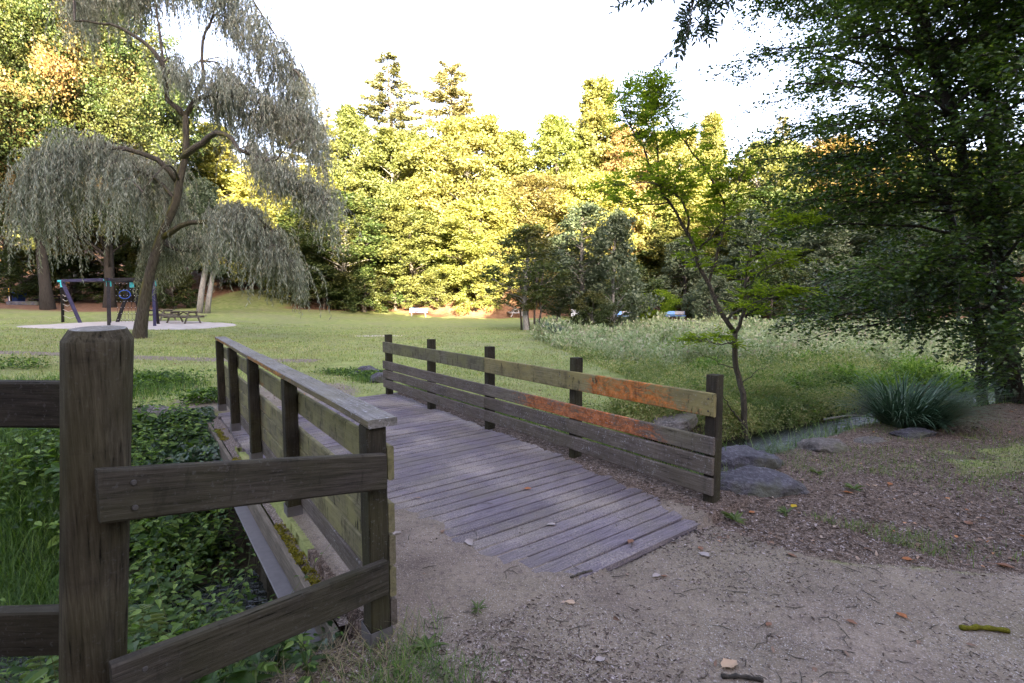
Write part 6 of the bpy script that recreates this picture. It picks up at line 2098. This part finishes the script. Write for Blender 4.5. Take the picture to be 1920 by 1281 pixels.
def picnic_table():
    t = thing('picnic_table', '', 'table')
    for k, y in enumerate((-.29, -.145, 0, .145, .29)):
        pass
    mb = MB()
    for y in (-.29, -.145, 0, .145, .29): mb.box((1.9, .135, .045), (0, y, .745), None, .006)
    link('tabletop', mb.mesh('tabletop', M['tablewood']), t)
    for sg in (-1, 1):
        mb = MB()
        for y in (.66, .80): mb.box((1.9, .13, .045), (0, sg * y, .445), None, .006)
        link('seat', mb.mesh('seat', M['tablewood']), t)
    for x in (-.68, .68):
        for sg in (-1, 1):
            mb = MB(); beam(mb, (x, sg * .24, .72), (x, sg * .62, -.05), .06, .1)
            link('leg', mb.mesh('leg', M['tablewood']), t)
        mb = MB(); beam(mb, (x + .055, -.86, .385), (x + .055, .86, .385), .045, .1)
        link('seat_support', mb.mesh('seat_support', M['tablewood']), t)
        mb = MB(); beam(mb, (x + .055, -.33, .68), (x + .055, .33, .68), .045, .09)
        link('top_support', mb.mesh('top_support', M['tablewood']), t)
        mb = MB(); beam(mb, (x + .05, 0, .36), (0, 0, .70), .04, .07)
        link('brace', mb.mesh('brace', M['tablewood']), t)
    return t
pt = picnic_table()
PT = [(300, 33.6, .22, 'weathered picnic table right behind the willow trunk, left one of a touching pair', 'tablewood'),
      (345, 31.9, .22, 'weathered picnic table, right one of the touching pair behind the sandpit', 'tablewood'),
      (96, 46.5, .1, 'dark picnic table at the far left between the blue bin and the climbing frame', 'darkwood'),
      (968, 51.2, 1.45, 'small sunlit picnic table at the foot of the bright bank, seen end-on', 'concrete')]
for k, (u, Y, rz, lb, mt) in enumerate(PT):
    o = pt if k == 0 else copy_tree(pt)
    p = atg(u, Y)
    o.location = (p[0], p[1], p[2]); o.rotation_euler = (0, 0, -rz)
    o['label'] = lb
    if k < 3: o['group'] = 'wooden picnic tables'
    else: o['group'] = 'wooden picnic tables'
    for ch in o.children:
        ch.material_slots[0].link = 'OBJECT'; ch.material_slots[0].material = M[mt]

def bench():
    t = thing('park_bench', '', 'bench')
    mb = MB()
    for k in range(3): mb.box((1.8, .13, .04), (0, -.12 + k * .14, .45), None, .006)
    link('seat', mb.mesh('seat', M['bluebench']), t)
    mb = MB()
    for k in range(2):
        mb.box((1.8, .035, .14), (0, .33 + k * .05, .64 + k * .155), Matrix.Rotation(-.25, 3, 'X'), .006)
    link('backrest', mb.mesh('backrest', M['bluebench']), t)
    for x in (-.68, .68):
        mb = MB()
        mb.box((.07, .4, .06), (x, .06, .40), None, .006)
        mb.box((.07, .07, .42), (x, -.08, .2), None, .006)
        mb.box((.07, .07, .42), (x, .2, .2), None, .006)
        beam(mb, (x, .24, .38), (x, .42, .86), .06, .05)
        link('leg', mb.mesh('leg', M['concrete']), t)
    return t
bn = bench()
for k, (u, Y, rz, lb) in enumerate(((785, 49.5, .05, 'blue and white park bench at the foot of the wood, left of the bright bank'), (1166, 45.2, 0, 'light blue park bench half hidden behind the waterside trees'), (1266, 45.0, -.05, 'light blue park bench on the path beyond the meadow, left of a round grey shrub'))):
    o = bn if k == 0 else copy_tree(bn)
    p = atg(u, Y); o.location = tuple(p); o.rotation_euler = (0, 0, rz); o['label'] = lb; o['group'] = 'blue park benches'
    if k == 0:
        mb = MB(); mb.box((.85, .041, .15), (.45, .329, .64), Matrix.Rotation(-.25, 3, 'X'), .006); mb.box((.85, .041, .15), (.45, .379, .795), Matrix.Rotation(-.25, 3, 'X'), .006)
        link('white_panel', mb.mesh('white_panel', M['concrete']), o)

def small_things():
    # blue bin
    p = atg(35, 47)
    t = thing('waste_bin', 'dark blue wheeled waste bin standing beside a thin post at the far left', 'bin', tuple(p))
    V = []
    for z, w, d in ((.1, .42, .36), (1.0, .55, .48)):
        V += [(-w, -d, z), (w, -d, z), (w, d, z), (-w, d, z)]
    mb = MB(); mb.add(V, [[0, 1, 2, 3][::-1], [4, 5, 6, 7], [0, 1, 5, 4], [1, 2, 6, 5], [2, 3, 7, 6], [3, 0, 4, 7]])
    link('body', mb.mesh('body', M['bin']), t)
    mb = MB(); mb.box((1.18, 1.04, .07), (0, 0, 1.05), Matrix.Rotation(.05, 3, 'X'), .02); mb.box((.9, .08, .06), (0, .54, 1.02), None, .015)
    link('lid', mb.mesh('lid', M['blackbin']), t)
    for x in (-.36, .36):
        mb = MB().tube([(x - .03, .3, .1), (x + .03, .3, .1)], [.1, .1], 14)
        link('wheel', mb.mesh('wheel', M['darkwood'], True), t)
    p = atg(24, 45.6)
    t = thing('marker_post', 'thin post with a yellow and white strip, left of the blue bin', 'post', tuple(p))
    mb = MB().tube([(0, 0, -.2), (0, 0, 1.4), (.03, 0, 2.3)], [.075, .07, .06], 10)
    link('post', mb.mesh('post', M['darkbark'], True), t)
    mb = MB(); mb.box((.09, .03, .6), (-.06, -.07, 1.1), None, .005); link('yellow_strip', mb.mesh('yellow_strip', M['yellow']), t)
    mb = MB(); mb.box((.09, .03, .45), (-.06, -.07, .5), None, .005); link('white_strip', mb.mesh('white_strip', M['white']), t)
    p = atg(52, 44.8)
    mb = MB(); mb.box((2.6, .9, .35), (0, 0, .12), Matrix.Rotation(.08, 3, 'Z'), .04)
    tag(link('concrete_kerb', mb.mesh('concrete_kerb', M['bluerock']), None, tuple(p)), 'low bluish concrete kerb in front of the blue bin', 'kerb')
    # fire bowl on a foot
    p = atg(1192, 41.5)
    t = thing('fire_bowl', 'rusty round barbecue bowl on a short foot beside the path', 'barbecue', tuple(p))
    mb = MB().tube([(0, 0, .38), (0, 0, .40), (0, 0, .50), (0, 0, .60), (0, 0, .58)], [.12, .26, .38, .44, .40], 20)
    link('bowl', mb.mesh('bowl', M['rust'], True), t)
    mb = MB().tube([(0, 0, -.1), (0, 0, .39)], [.10, .07], 10)
    mb.tube([(0, 0, .0), (0, 0, .05)], [.26, .24], 14)
    link('foot', mb.mesh('foot', M['rust']), t)
    p = atg(1079, 42.0)
    t = thing('sign_board', 'small pale sign board on two legs, seen between the waterside trees', 'sign', tuple(p))
    mb = MB(); mb.box((.75, .04, .62), (0, 0, .78), None, .008); link('panel', mb.mesh('panel', M['white']), t)
    for x in (-.3, .3):
        mb = MB(); mb.box((.07, .07, 1.1), (x, .057, .5), None, .006); link('leg', mb.mesh('leg', M['tablewood']), t)
small_things()
